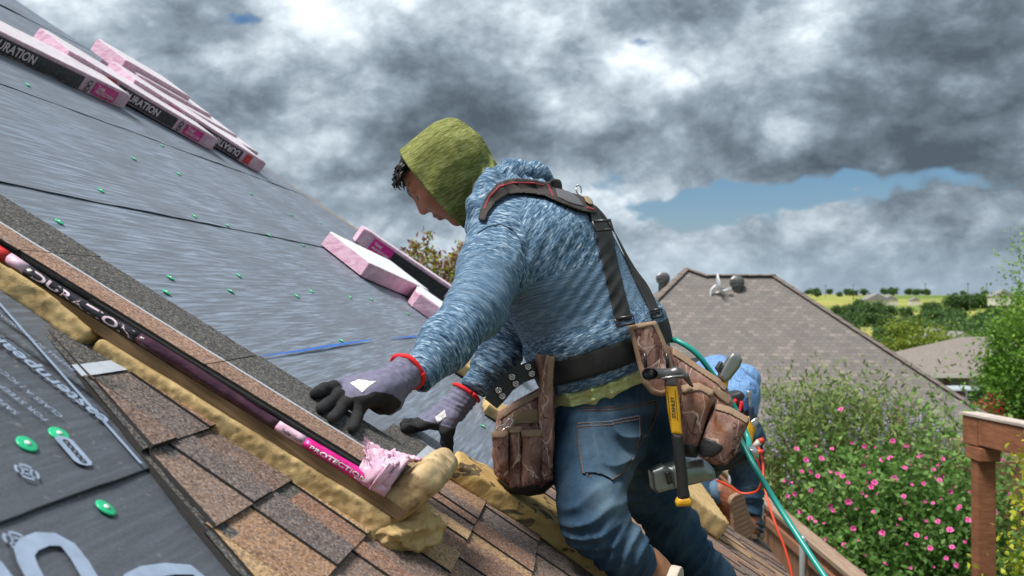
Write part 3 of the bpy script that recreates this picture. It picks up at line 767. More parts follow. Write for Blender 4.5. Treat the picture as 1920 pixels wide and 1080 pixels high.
# opened shingles: thin sheets, the top ones show face, nailing strip and headlap
ob = thing('opened_shingle_bundle', 'opened stack of brown shingles lying along the foam backed plank', 'shingle stack', R(1.65, -.5, .05))
rr = random.Random(12)
def sheet_piece(b0, b1, a0, a1, dh, tone, top=True, seed=0):
    n = max(2, int((b1-b0)/.03)); V = []; F = []; MI = []; T = []
    al = a0+.082; aw = al+.008
    cols = [(a0, tone, 0), (al, tone, 2), (aw, HEADC, 0), (a1, HEADC, 0)] if top else [(a0, HEADC, 1), (a1, HEADC, 1)]
    th_ = .0042; r = np.random.RandomState(seed); wob = r.uniform(-1, 1, n+1)*.0012
    k = len(cols)
    for i in range(n+1):
        b = b0+(b1-b0)*i/n; hh = float(hst(b))+dh
        for (a, t, _) in cols: V.append((a+wob[i], b, hh)); T.append(t)
        V.append((a0+wob[i], b, hh-th_)); V.append((a1+wob[i], b, hh-th_)); T += [HEADC]*2
    w_ = k+2
    for i in range(n):
        for j in range(k-1): F.append((i*w_+j, i*w_+j+1, (i+1)*w_+j+1, (i+1)*w_+j)[::-1]); MI.append(cols[j][2])
        F.append((i*w_, (i+1)*w_, (i+1)*w_+k, i*w_+k)[::-1]); MI.append(1)
        F.append((i*w_+k-1, i*w_+k+1, (i+1)*w_+k+1, (i+1)*w_+k-1)[::-1]); MI.append(1)
    F.append((*range(k), k+1, k)); MI.append(1); e = n*w_; F.append((*[e+j for j in range(k)][::-1], e+k, e+k+1)); MI.append(1)
    V = np.array(V)
    # split the tone at the nailing strip
    o = obj('shingle', RAS(V), F, [SHING, ASPH, STRIP], ob, False, {'tone': T, 'rq': V})
    o.data.polygons.foreach_set('material_index', MI); o.data.update()
for b0, b1, a0, a1, tone in ((-1.5, -.745, 1.541, 1.80, (.30, .185, .13)), (-.743, -.42, 1.545, 1.79, (.33, .195, .135)), (-.418, -.085, 1.547, 1.80, (.28, .165, .115))):
    sheet_piece(b0, b1, a0, a1, 0, tone, True, int(b0*-100))
for k in range(1, 6):
    cut = rr.uniform(-.9, -.3)
    sheet_piece(-1.5, cut, 1.541+rr.uniform(-.006, .006), 1.79, -.0046*k, HEADC, False, k)
    sheet_piece(cut+.002, -.09-rr.uniform(0, .01), 1.541+rr.uniform(-.006, .006), 1.79, -.0046*k, HEADC, False, k+20)
# torn plastic wrapper along the stack's edge
wrp = thing('torn_wrapper', 'torn pink black and magenta plastic wrapper strip along the opened shingles', 'plastic wrapper', R(1.53, -.5, .05))
sec = [(-1.5, PINK), (RP(30, 482, .03)[1], REDF), (RP(72, 508, .03)[1], PINK), (RP(101, 525, .035)[1], BLACKF), (RP(548, 795, .06)[1], PINK), (RP(590, 824, .07)[1], MAG), (RP(712, 900, .075)[1], PINK), (-.075, None)]
PURP = m_film((.035, .010, .022), (.075, .025, .045), 'dark_plum_film', .22)
def wr_pt(b, s, off=0.):
    """s 0..1 from the plank edge up to the shingle edge"""
    h = float(hst(b)); top = h-.004-.0045*(1+math.sin(b*17)*.4); bot = h-.0265
    a = 1.533-.0060*math.sin(math.pi*s)-.0025*math.sin(b*61+s*3)*math.sin(math.pi*s)-off
    return (a, b, bot+(top-bot)*s+off*.2)
for (b0, mt), (b1, _) in zip(sec[:-1], sec[1:]):
    if mt is BLACKF: parts = [(b0, RP(300, 650, .04)[1], BLACKF), (RP(300, 650, .04)[1], b1, PURP)]
    else: parts = [(b0, b1, mt)]
    for c0, c1, mm in parts:
        n = max(2, int((c1-c0)/.012)); V = [wr_pt(c0+(c1-c0)*i/n, j/5) for i in range(n+1) for j in range(6)]
        o = obj('wrapper_section', RAS(V), [(6*i+j, 6*i+j+1, 6*i+j+7, 6*i+j+6) for i in range(n) for j in range(5)], mm, wrp, True)
        so = o.modifiers.new('thickness', 'SOLIDIFY'); so.thickness = .0008; so.offset = -1
def wr_text(txt, b0, b1, s0, s1, mat, rev=False):
    v, f = text_mesh(txt, 1, .02); v = v-v.min(0); v = v/np.maximum(v.max(0), 1e-6)
    q = []
    for x, y, _ in v:
        if rev: x, y = 1-x, 1-y
        q.append(wr_pt(b0+(b1-b0)*x, s0+(s1-s0)*y, .0014))
    obj('printed_text', RAS(q), f, mat, wrp)
wr_text('DURATION', RP(112, 533, .035)[1], RP(290, 645, .04)[1], .18, .9, LETTER)
wr_text('PROTECTION', RP(600, 832, .07)[1], RP(700, 893, .075)[1], .30, .68, SNOW)
wr_text('TruDef COLOR', RP(556, 800, .065)[1], RP(588, 822, .07)[1], .25, .6, BLACKF)
# frayed end of the wrapper heaped against the stop block
gn = 26; u_, v_ = np.meshgrid(np.linspace(0, 1, gn), np.linspace(0, 1, gn), indexing='ij'); q = np.stack([u_, v_], -1)
A_ = 1.522+.13*v_+.006*vnoise(q*5, 2, 10, 1.); B_ = -.122+.045*u_-.03*v_*(1-u_)+.008*vnoise(q*9, 4, 10, 1.)
edge = np.clip((v_-.0), 0, 1)
H_ = hst(B_)+.003+.036*u_**1.5*(1-.3*v_)+.006*np.abs(vnoise(q*12, 5, 10, 1.))
H_ = np.where(v_ < .02, hst(B_)-.024, H_); B_ = B_+.006*vnoise(v_[..., None]*60, 6, 8, 1.)*(u_ < .05)
V = np.stack([A_.ravel(), B_.ravel(), H_.ravel()], 1)
FR = m_film((.62, .30, .45), (.80, .58, .68), 'crumpled_pink_film')
o = obj('frayed_end', RAS(V), grid_faces(gn, gn), FR, wrp, True); so = o.modifiers.new('thickness', 'SOLIDIFY'); so.thickness = .0008
m = MB(); r = random.Random(3)
for k in range(46):
    t = k/45; a = 1.53+.13*t; b = -.122-.03*t+r.uniform(-.006, .004); h = float(hst(b))+.004
    p0 = np.array((a, b, h)); d_ = np.array((r.uniform(-.012, .012), -r.uniform(.004, .014), r.uniform(.0, .012)))
    m.add(RAS([p0, p0+(.004, 0, .001), p0+d_+(.0015, 0, 0), p0+d_]), [(0, 1, 2, 3)])
o = m.build('fringe', FR, wrp); so = o.modifiers.new('thickness', 'SOLIDIFY'); so.thickness = .0006
# ================================================================ kneeling pads of foam
def pad(poly, h0, T, seed, label, res=.005, mat=PADM, tiltf=None):
    poly = np.array(poly)
    def fn(q):
        d2 = poly2(q[:, 0], q[:, 1], poly)+.0022*vnoise(q*26, seed, 10, 1.)+.0012*vnoise(q*110, seed+1, 10, 1.); th = T if tiltf is None else tiltf(q[:, 1])
        dz = np.abs(q[:, 2]-h0-th/2)-th/2+.0016*vnoise(q*22, seed+2, 10, 1.); r = .005
        x = d2+r; z = dz+r
        return np.minimum(np.maximum(x, z), 0)+np.hypot(np.maximum(x, 0), np.maximum(z, 0))-r
    lo = np.array([*(poly.min(0)-.04), h0-.03]); hi = np.array([*(poly.max(0)+.04), h0+T+.06])
    V, F = surfnet(fn, lo, hi, res)
    o = obj('foam_pad', RA(V), F[:, ::-1], mat, None, True, loc=R(*poly.mean(0), h0)); tag(o, label, 'foam pad'); return o
pad([(2.165, -.022), (2.20, .12), (2.235, .25), (2.225, .48), (2.50, .50), (2.46, .20), (2.26, -.035)], .017, .045, 3, 'thick tar stained yellow foam slab under the kneeling worker', tiltf=lambda b: .044+.004*np.clip(b*3, 0, 1))
pad([(4.15, .72), (4.95, .70), (5.0, 1.0), (4.2, 1.03)], .02, .085, 7, 'yellow foam pad beside the boot of the far worker', .008, FOAM)
pad([(3.62, -.27), (3.80, -.29), (3.84, -.17), (3.66, -.15)], .012, .05, 11, 'small yellow foam scrap seen under the reaching arm', .008, FOAM)
pad([(3.25, -.06), (3.45, -.09), (3.50, .04), (3.30, .07)], .012, .035, 12, 'yellow foam scrap between the arm and the tool pouch', .008, FOAM)
# white strip of bare nailing tape crossing the shingles behind the worker
tape('tape_strip', [(1212, 1000), (1222, 1020), (1236, 1046), (1240, 1056)], [.02, .02, .02, .02], STRIP, .024, house)
# ================================================================ foliage helpers
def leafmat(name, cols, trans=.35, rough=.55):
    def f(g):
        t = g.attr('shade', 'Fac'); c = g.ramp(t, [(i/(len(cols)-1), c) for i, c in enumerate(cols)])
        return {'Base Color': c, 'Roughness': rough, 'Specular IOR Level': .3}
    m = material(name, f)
    g = NT(m.node_tree); nt = m.node_tree; b = nt.nodes['Principled BSDF']
    if not any(n.type == 'BSDF_TRANSLUCENT' for n in nt.nodes):
        tr = g.n('ShaderNodeBsdfTranslucent'); src = b.inputs['Base Color'].links[0].from_socket; nt.links.new(src, tr.inputs[0])
        mx = g.n('ShaderNodeMixShader', {0: trans}); nt.links.new(b.outputs[0], mx.inputs[1]); nt.links.new(tr.outputs[0], mx.inputs[2])
        nt.links.new(mx.outputs[0], nt.nodes['Material Output'].inputs[0])
    return m
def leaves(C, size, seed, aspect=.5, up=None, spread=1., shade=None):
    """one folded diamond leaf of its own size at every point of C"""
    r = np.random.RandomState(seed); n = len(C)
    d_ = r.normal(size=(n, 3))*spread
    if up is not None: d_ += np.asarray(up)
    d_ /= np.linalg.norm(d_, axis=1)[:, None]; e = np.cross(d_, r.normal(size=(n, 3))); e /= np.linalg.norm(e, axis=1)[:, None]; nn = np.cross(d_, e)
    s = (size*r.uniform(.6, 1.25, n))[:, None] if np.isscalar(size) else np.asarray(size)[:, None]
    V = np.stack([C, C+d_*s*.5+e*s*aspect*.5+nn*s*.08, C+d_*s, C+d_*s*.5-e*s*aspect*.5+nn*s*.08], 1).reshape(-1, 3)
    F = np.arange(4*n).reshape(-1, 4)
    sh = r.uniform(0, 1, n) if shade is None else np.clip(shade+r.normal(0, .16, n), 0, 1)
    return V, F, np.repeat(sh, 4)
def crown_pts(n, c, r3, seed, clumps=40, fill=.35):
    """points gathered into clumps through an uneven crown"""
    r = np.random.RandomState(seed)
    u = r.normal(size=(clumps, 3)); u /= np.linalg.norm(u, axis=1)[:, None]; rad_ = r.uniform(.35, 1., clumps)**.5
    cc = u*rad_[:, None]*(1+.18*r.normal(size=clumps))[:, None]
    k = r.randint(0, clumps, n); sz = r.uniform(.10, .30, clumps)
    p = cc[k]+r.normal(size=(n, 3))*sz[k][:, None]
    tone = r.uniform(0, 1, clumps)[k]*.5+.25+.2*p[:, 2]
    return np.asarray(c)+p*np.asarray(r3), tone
BARK = plain('tree_bark', (.11, .085, .065), .9, .35, 25)
def trunk(m, base, top, r0, seed, limbs=6, spread=(1., 1., 1.)):
    r = np.random.RandomState(seed); base = np.array(base, float); top = np.array(top, float); L = top-base
    mid = [base+L*t+r.normal(size=3)*.03*np.linalg.norm(L)*(0 < t < 1) for t in (0, .3, .6, 1)]
    m.tube(mid, [r0, r0*.75, r0*.5, r0*.2], 7)
    for k in range(limbs):
        t = r.uniform(.35, .9); s = base+L*t; an = r.uniform(0, 6.28); d_ = np.array([math.cos(an)*spread[0], math.sin(an)*spread[1], .7*spread[2]])*r.uniform(.6, 1.)
        m.tube([s, s+d_*.5+(0, 0, .05), s+d_], [r0*.4, r0*.25, r0*.1], 5)
def tree_meshes(seed, h, cr, n, lsize, mat, cz=.62, clumps=40, aspect=.6, rz=.42):
    pts, tone = crown_pts(n, (0, 0, h*cz), (cr, cr, h*rz), seed, clumps)
    V, F, s = leaves(pts, lsize, seed, aspect, shade=tone)
    me = newmesh('crown', V, F, mat, False, {'shade': s})
    m = MB(); trunk(m, (0, 0, -.3), (0, 0, h*.8), h*.022, seed, 7, (cr*.7, cr*.7, h*.2)); mt = newmesh('trunk', m.v, m.f, BARK, True)
    return me, mt
def plant_tree(name, meshes, loc, label, group=None, rz=0., s=1., cat='tree'):
    t = thing(name, label, cat, loc, group); t.rotation_euler = (0, 0, rz); t.scale = (s, s, s)
    for nm, me in zip(('crown', 'trunk'), meshes):
        o = bpy.data.objects.new(nm, me); COL.objects.link(o); o.parent = t
    return t
# ================================================================ neighbouring houses
def m_roof(c1, c2, c3, name, sc=1.):
    def f(g):
        p = g.attr('rq')
        t = g.n('ShaderNodeTexBrick', {'Vector': p, 'Color1': (0, 0, 0, 1), 'Color2': (1, 1, 1, 1), 'Mortar': (.5, .5, .5, 1), 'Scale': 1., 'Mortar Size': .008, 'Mortar Smooth': .3, 'Brick Width': .17, 'Row Height': .115, 'Bias': 0.})
        big = g.noise(p, .6, 3)
        r_ = g.n('ShaderNodeSeparateColor', {0: t.outputs[0]}).outputs[0]
        c = g.ramp(r_, [(.0, c1), (.45, c2), (.75, c2), (1., c3)])
        c = g.mix(g.math('MULTIPLY', t.outputs[1], .6), c, tuple(x*.45 for x in c1)); c = g.mix(g.rng(big, .3, .7, 0, .25), c, c1)
        return {'Base Color': c, 'Roughness': .92, 'Specular IOR Level': .2, 'Normal': g.bump(t.outputs[1], -.3, .01)}
    return material(name, f)
ROOFN = m_roof((.145, .132, .124), (.178, .162, .152), (.25, .215, .195), 'weathered_shingle_roof')
ROOFB = m_roof((.19, .165, .15), (.22, .195, .175), (.27, .23, .20), 'tan_shingle_roof')
def roof_face(name, pts, mat, parent):
    """planar polygon; texture runs with its eave"""
    p = [np.array(q, float) for q in pts]; n = np.cross(p[1]-p[0], p[2]-p[0]); n /= np.linalg.norm(n)
    if n[2] < 0: p = p[::-1]; n = -n
    h_ = np.cross((0, 0, 1), n); h_ /= np.linalg.norm(h_); s = np.cross(n, h_)
    rq = [(q@h_, q@s, 0) for q in p]
    return obj(name, p, [tuple(range(len(p)))], mat, parent, False, {'rq': rq})
nb = thing('neighbour_house', 'neighbouring house with a large weathered brown hip roof', 'house', (5.7, 25, -.7))
EZ = .75
pk = np.array([4.6, 26.22, 4.8]); rl = np.array([5.05, 26, 4.61]); rr_ = np.array([6.82, 26, 4.61])
tl = (pk[2]-EZ)/.85; tr_ = (rr_[2]-EZ)/.85
fl = pk+(-tl, -tl, EZ-pk[2]); fr = rr_+(tr_, -tr_, EZ-rr_[2]); bl = pk+(-tl, tl, EZ-pk[2]); br = rr_+(tr_, tr_, EZ-rr_[2])
roof_face('roof_front', [fl, fr, rr_, rl, pk], ROOFN, nb); roof_face('roof_side', [fr, br, rr_], ROOFN, nb)
roof_face('roof_side', [fl, pk, bl], ROOFN, nb)
m = MB(); m.add([pk, rl, rr_, br, bl], [(0, 1, 2, 3, 4)]); o = m.build('roof_back', plain('plain_roof', (.15, .13, .12), .9), nb)
RIDGE = plain('ridge_caps', (.16, .13, .115), .9, .25, 8)
for s, t in ((pk, fl), (pk, rl), (rl, rr_), (rr_, fr)):
    n_ = max(1, int(np.linalg.norm(t-s)/.3))
    m = MB(); d_ = (t-s)/np.linalg.norm(t-s)
    for i in range(n_): a_ = s+(t-s)*i/n_; b_ = s+(t-s)*(i+1.15)/n_; m.tube([a_+(0, 0, .02), b_+(0, 0, .035)], [.10, .10], 6, True, .35, np.cross(d_, (0, 0, 1)))
    tag(m.build('ridge_cap', RIDGE, nb), kind='stuff')
NBRICK = m_brick((.34, .20, .14), (.42, .30, .22), (.45, .43, .40), name='tan_brick')
m = MB()
cs = [fl+(.4, .4, 0), fr+(-.4, .4, 0), br+(-.4, -.4, 0), bl+(.4, -.4, 0)]
for s, t in zip(cs, cs[1:]+cs[:1]):
    d_ = (t-s)/np.linalg.norm(t-s); m.prism([np.array([*s[:2], -1.6]), np.array([*t[:2], -1.6]), t, s], np.array([d_[1], -d_[0], 0])*-.15)
m.build('wall', NBRICK, nb)
m = MB()
for s, t in ((fl, fr), (fr, br), (bl, fl)):
    d_ = (t-s)/np.linalg.norm(t-s); m.prism([s, t, t-(0, 0, .16), s-(0, 0, .16)], np.array([d_[1], -d_[0], 0])*-.03)
m.build('fascia', TRIM, nb)
GALV = plain('dull_galvanised', (.16, .165, .17), .45, .25, 18, .6)
def turbine(u, v, d):
    c = P(u, v, d); t = thing('turbine_vent', 'round turbine vent on the neighbour roof, '+('on the left slope behind the worker' if u < 1300 else 'right of the satellite dish'), 'roof vent', c-(0, 0, .30), 'turbine vents')
    m = MB().lathe([(.13, -.42), (.12, -.15), (.14, -.13)], c, seg=16); m.build('base', GALV, t, True)
    m = MB().lathe([(.15, -.13), (.17, -.12), (.17, -.10), (.09, .135), (.04, .145)], c, seg=20); m.build('hood', GALV, t, True)
    m = MB()
    for k in range(20):
        a_ = k/20*6.283
        m.tube([c+(r_*math.cos(a_+tw), r_*math.sin(a_+tw), z) for r_, z, tw in ((.15, -.12, 0), (.175, -.03, .08), (.16, .06, .16), (.08, .135, .2))], .017, 4, False)
    m.build('vane', GALV, t)
turbine(1243, 521, 26.6); turbine(1382, 528, 25.6)
DISHM = plain('pale_grey_dish', (.62, .66, .72), .4, .05, 10)
c = P(1344, 534, 25.4); t = thing('satellite_dish', 'pale satellite dish seen edge on near the neighbour ridge', 'satellite dish', c-(.05, 0, .45))
dx = np.array([.96, -.15, .22]); dx /= np.linalg.norm(dx)
m = MB().lathe([(.02, 0), (.12, .012), (.22, .04), (.29, .075), (.29, .085), (.2, .05), (.02, .015)], c, dx, 20); m.build('reflector', DISHM, t, True)
m = MB().tube([c-dx*.02, c+(-.14, 0, -.12), c+(-.16, .0, -.32), c+(-.13, .05, -.48)], .03, 6); m.build('mast', DISHM, t, True)
m = MB().tube([c+(-.02, 0, -.2), c+dx*.3+(0, 0, -.18)], .018, 5); m.box(c+dx*.32+(0, 0, -.16), .1, .07, .07); m.build('feed_arm', DISHM, t)
c = P(1427, 652, 24.2); t = MB().box(c, .12, .1, .16).box(c+(0, 0, .09), .16, .14, .03).build('vent_pipe', DISHM); tag(t, 'small pale vent box low on the neighbour roof', 'roof vent')
# pale far house with a porch, on the right
fh = thing('porch_house', 'distant low house with tan hip roof and open porch', 'house', (21.5, 48, -1.3))
e = [np.array(q, float) for q in ((18.9, 45, .62), (27.5, 45, .62), (27.5, 55, .62), (18.9, 55, .62))]; r0, r1 = np.array((22.3, 49.5, 2.15)), np.array((24.5, 49.5, 2.15))
roof_face('roof_front', [e[0], e[1], r1, r0], ROOFB, fh); roof_face('roof_side', [e[0], r0, e[3]], ROOFB, fh); roof_face('roof_side', [e[1], e[2], r1], ROOFB, fh); roof_face('roof_back', [e[3], e[2], r1, r0], ROOFB, fh)
m = MB(); m.box((23.6, 50.5, -.4), 7., 7., 2.0); m.build('wall', plain('pale_render', (.50, .46, .40), .8, .08, 3), fh)
m = MB(); m.box((23.2, 45.02, .55), 8.6, .05, .16); m.build('fascia', TRIM, fh)
for x in (19.8, 21.0, 23.0, 25.0): m = MB(); m.box((x, 45.4, -.4), .3 if x == 21. else .18, .25, 1.95); m.build('porch_post', plain('white_post', (.66, .62, .55), .6, .05, 4) if x != 19.8 else m_wood((.10, .06, .04), (.15, .1, .07), 'dark_post'), fh)
LOWW = plain('red_brown_fence', (.17, .075, .055), .85, .25, 3)
m = MB(); t = thing('low_brown_fence', 'low red brown fence in front of the porch house', 'fence', (21.5, 42.5, -1.2))
for k in range(42): m = MB(); m.box((19.3+k*.125, 42.5, -.72), .115, .03, 1.0+.03*math.sin(k*3)); m.build('board', LOWW, t)
# house beyond the trees, gable glimpsed behind the shrubs on the left
gh = thing('gable_house', 'grey roof of a house behind the shrub tops left of the worker', 'house', (-.9, 30, -.6))
ap = np.array((-.75, 30, 6.05)); cs = [np.array(q, float) for q in ((-6.9, 25.5, 2.0), (5., 25.5, 2.0), (5., 35, 2.0), (-6.9, 35, 2.0))]
for i in range(4): roof_face('roof_slope', [cs[i], cs[(i+1) % 4], ap], ROOFN, gh)
m = MB(); m.box((-.95, 30.2, .6), 10.5, 8.5, 2.8); m.build('wall', NBRICK, gh)
# little pale houses half hidden in the valley trees
PALEW = plain('pale_far_wall', (.60, .58, .54), .8, .05, 1)
for k, (u, v, d, w_, lab) in enumerate([(1795, 655, 60, 2.4, 'cream gable end half hidden by the yellow green tree'), (1752, 652, 75, 3.2, 'grey roofed house behind the yellow green tree'),
                                        (1667, 566, 640, 9, 'tiny white shed in the yellow hillside field'), (1640, 570, 600, 14, 'tiny grey barn left of the white shed on the hillside'), (1714, 566, 620, 6, 'tiny blue grey silo hut in the hillside field'), (1878, 562, 560, 12, 'tiny pale pink roofed barn by the hillside trees')]):
    c = P(u, v, d); t = thing('far_house', lab, 'house', c-(0, 0, 2)); h_ = w_*.35
    m = MB(); m.box(c+(0, 0, -.6), w_, w_*.7, h_+1.2); m.build('wall', PALEW, t)
    m = MB(); z = c[2]+h_/2; m.prism([(c[0]-w_*.55, c[1]-w_*.4, z), (c[0]+w_*.55, c[1]-w_*.4, z), (c[0], c[1]-w_*.4, z+w_*.28)], (0, w_*.8, 0)); m.build('roof', plain('far_grey_roof', (.22, .21, .22), .9, .1, .5), t)
# street and parked cars
xs_ = np.linspace(10, 34, 25); V = []
for x in xs_:
    for y in (37.6, 41.6): V.append((x, y, float(tz(x, y))+.02))
o = obj('street', V, [(2*i, 2*i+2, 2*i+3, 2*i+1) for i in range(24)], plain('street_asphalt', (.055, .054, .053), .9, .2, 2), loc=(20, 39, 0)); tag(o, 'asphalt street beyond the tree', 'street', kind='structure')
GLASSM = plain('dark_car_glass', (.02, .025, .03), .08, .1, 3)
TYRE = plain('black_tyre', (.015, .015, .016), .8, .2, 20)
RIM = plain('steel_rim', (.45, .46, .48), .3, .1, 10, .8)
def car(x, y, paint, label, tall=False):
    z = float(tz(x, y))+.02; t = thing('parked_car', label, 'car', (x, y, z), 'cars parked on the street')
    L = 4.5; pr = [(0, .35), (.05, .75), (.3, .85), (1.1, .95), (1.6, 1.42), (3.1, 1.45 if not tall else 1.55), (3.9, 1.0 if not tall else 1.5), (4.45, .9), (4.5, .4), (4.2, .25), (.3, .25)]
    m = MB(); m.prism([(x-L/2+a_, y-.85, z+b_*(1.18 if tall else 1)) for a_, b_ in pr], (0, 1.7, 0)); m.build('body', paint, t, False, .05)
    gl = [(1.25, .98), (1.65, 1.36), (2.3, 1.38), (2.3, .98)]; g2 = [(2.38, .98), (2.38, 1.38), (3.05, 1.38), (3.6, 1.0)]
    for q in (gl, g2): m = MB(); m.prism([(x-L/2+a_, y-.875, z+b_*(1.18 if tall else 1)) for a_, b_ in q], (0, .02, 0)); m.build('window', GLASSM, t)
    for wx in (.85, 3.65):
        for wy in (-.82, .82):
            m = MB().lathe([(.2, -.1), (.33, -.1), (.34, .1), (.2, .1)], (x-L/2+wx, y+wy, z+.33), (0, 1, 0), 16); w_ = m.build('wheel', TYRE, t, True)
            m = MB().lathe([(.19, -.11), (.19, .11)], (x-L/2+wx, y+wy, z+.33), (0, 1, 0), 12); m.build('rim', RIM, w_)
    for wy in (-.6, .6): m = MB().box((x-L/2+.03, y+wy, z+.72), .06, .3, .14); m.build('headlight', DISHM, t)
car(19.6, 38.6, plain('red_car_paint', (.34, .015, .02), .3, .05, 2), 'red car on the street just past the neighbour roof edge')
car(23.9, 38.0, plain('white_car_paint', (.75, .77, .80), .25, .03, 2), 'white car on the street partly behind the tall tree', True)
car(18.2, 41.0, plain('silver_car_paint', (.45, .52, .55), .25, .05, 2), 'silver car parked on the far side behind the red one')
# ================================================================ garden: fence, pergola, shrubs
def m_cedar(g):
    p = g.pos(); r_ = g.n('ShaderNodeObjectInfo').outputs['Random']
    n = g.noise(g.map(p, scale=(60, 60, 3)), 1.5, 5, .6, .4)
    c = g.mix(g.rng(n, .3, .7), (.175, .072, .038), (.30, .135, .075)); c = g.mix(g.math('MULTIPLY', r_, .45), c, (.12, .062, .042))
    return {'Base Color': c, 'Roughness': .8, 'Normal': g.bump(n, .3, .004)}
CEDAR = material('stained_cedar', m_cedar)
FTOP = 1.80; fx = lambda y: 2.70+.01*(y-8)
fence = thing('wood_fence', 'stained wooden picket fence with steel posts below the eave', 'fence', (fx(9), 9, 0))
r = random.Random(5); y = 5.2
pk0 = MB(); pk0.prism([(-.008, -.068, .03), (-.008, .068, .03), (-.008, .068, FTOP-.05), (-.008, .04, FTOP-.01), (-.008, -.04, FTOP-.01), (-.008, -.068, FTOP-.05)], (.016, 0, 0)); pkm = newmesh('picket', pk0.v, pk0.f, CEDAR)
while y < 17:
    inst('picket', pkm, Matrix.Translation((fx(y), y, r.uniform(-.012, .012))) @ Matrix.Rotation(r.uniform(-.012, .012), 4, 'X'), fence); y += .141
for z in (.35, 1.0, 1.62): m = MB(); m.prism([(fx(5)-.05, 5, z), (fx(5)-.01, 5, z), (fx(5)-.01, 5, z+.085), (fx(5)-.05, 5, z+.085)], (fx(17)-fx(5), 12, 0)); m.build('rail', CEDAR, fence)
m = MB(); m.prism([(fx(5)-.05, 5, FTOP-.005), (fx(5)+.09, 5, FTOP-.005), (fx(5)+.09, 5, FTOP+.035), (fx(5)-.05, 5, FTOP+.035)], (fx(17)-fx(5), 12, 0)); m.build('cap_rail', m_wood((.22, .14, .10), (.36, .27, .20), 'weathered_cap', (40, 3, 40)), fence)
STEEL = plain('galvanised_post', (.42, .44, .46), .4, .12, 30, .5)
for y in (5.9, 7.45, 9.0, 10.55, 12.1): m = MB().lathe([(.03, 0), (.03, FTOP+.05), (.02, FTOP+.07)], (fx(y)-.09, y, 0), seg=12); m.build('steel_post', STEEL, fence, True)
PW = m_wood((.20, .078, .040), (.33, .145, .078), 'pergola_cedar', (6, 6, 30))
pg = thing('pergola', 'stained timber pergola corner with beam on a post at the right edge', 'pergola', (3.82, 8.3, 0))
p0 = P(1807, 778, 8.3); dv = np.array([.115, -1.0, 0]); dv /= np.linalg.norm(dv); sd_ = np.array([dv[1], -dv[0], 0])*-1
def beam(name, s, L, w_, hgt, drop=0.):
    a_ = p0+dv*s-(0, 0, drop); q = [a_, a_+sd_*w_, a_+sd_*w_-(0, 0, hgt), a_-(0, 0, hgt)]; m = MB().prism(q, dv*L); return m.build(name, PW, pg, False, .006)
CAPW = m_wood((.40, .33, .28), (.58, .52, .47), 'grey_weathered_cap', (6, 6, 30))
beam('beam_end', -.02, .22, .12, .235); beam('beam', .204, 3.4, .10, .225)
m = MB().prism([p0+dv*-.05+sd_*-.012+(0, 0, .003), p0+dv*-.05+sd_*.15+(0, 0, .003), p0+dv*-.05+sd_*.15+(0, 0, .022), p0+dv*-.05+sd_*-.012+(0, 0, .022)], dv*3.7); m.build('cap_board', CAPW, pg)
c = p0+dv*.16+sd_*.07; zt = p0[2]-.24
m = MB().box(c+(0, 0, zt-c[2]-.055), .17, .26, .105); m.build('bracket', PW, pg, False, .006)
m = MB().box((c[0], c[1], (zt-.112)/2), .14, .14, zt-.112); m.build('post', PW, pg, False, .004)
bf = thing('board_fence', 'plain brown board fence behind the pergola post', 'fence', (6.2, 12.4, 0))
for k in range(16): m = MB(); m.box((5.15+k*.14, 12.4, 1.0), .132, .02, 1.98+.02*math.sin(k*5)); m.build('board', CEDAR, bf)
bw = MB(); bw.box((8.6, 16.5, .75), 4.0, .2, 1.9); o = bw.build('brick_garden_wall', m_brick((.36, .17, .12), (.44, .27, .2), (.5, .46, .42), name='red_brick_wall')); tag(o, 'brick wall top showing above the board fence', 'wall')
# flowering shrub, pink
LEAFG = leafmat('shrub_leaves', [(.035, .085, .018), (.075, .165, .032), (.13, .26, .055), (.22, .36, .10)])
def bush_pts(n, c, r3, seed, clumps=70):
    p, t = crown_pts(n, c, r3, seed, clumps); p[:, 2] = np.maximum(p[:, 2], .05); return p, t
hb = thing('flowering_shrub', 'large shrub covered in bright pink flowers behind the fence', 'shrub', (3.95, 10.4, 0))
C1 = np.array((3.98, 10.3, 1.25)); R1 = np.array((1.12, .95, 1.10))
pts, tone = bush_pts(30000, C1, R1, 21, 130)
k = pts[:, 0] > fx(pts[:, 1])+.03; pts, tone = pts[k], tone[k]
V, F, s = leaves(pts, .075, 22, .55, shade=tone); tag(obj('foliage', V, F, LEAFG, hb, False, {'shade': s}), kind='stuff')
m = MB(); rs_ = np.random.RandomState(3)
for k in range(14): b0 = np.array((3.98, 10.3, 0))+rs_.normal(size=3)*(.12, .12, 0); e_ = C1+rs_.uniform(-1, 1, 3)*R1*.85; e_[2] = max(e_[2], 1.2); e_[0] = max(e_[0], 3.05); m.tube([b0, (b0+e_)/2+(0, 0, .25), e_], [.022, .014, .004], 5)
m.build('stem', BARK, hb)
def m_petal(g):
    t = g.attr('shade', 'Fac'); return {'Base Color': g.ramp(t, [(0, (.42, .01, .10)), (.35, (.72, .06, .30)), (1, (.86, .20, .50))]), 'Roughness': .6, 'Specular IOR Level': .2}
PETAL = material('pink_petal', m_petal)
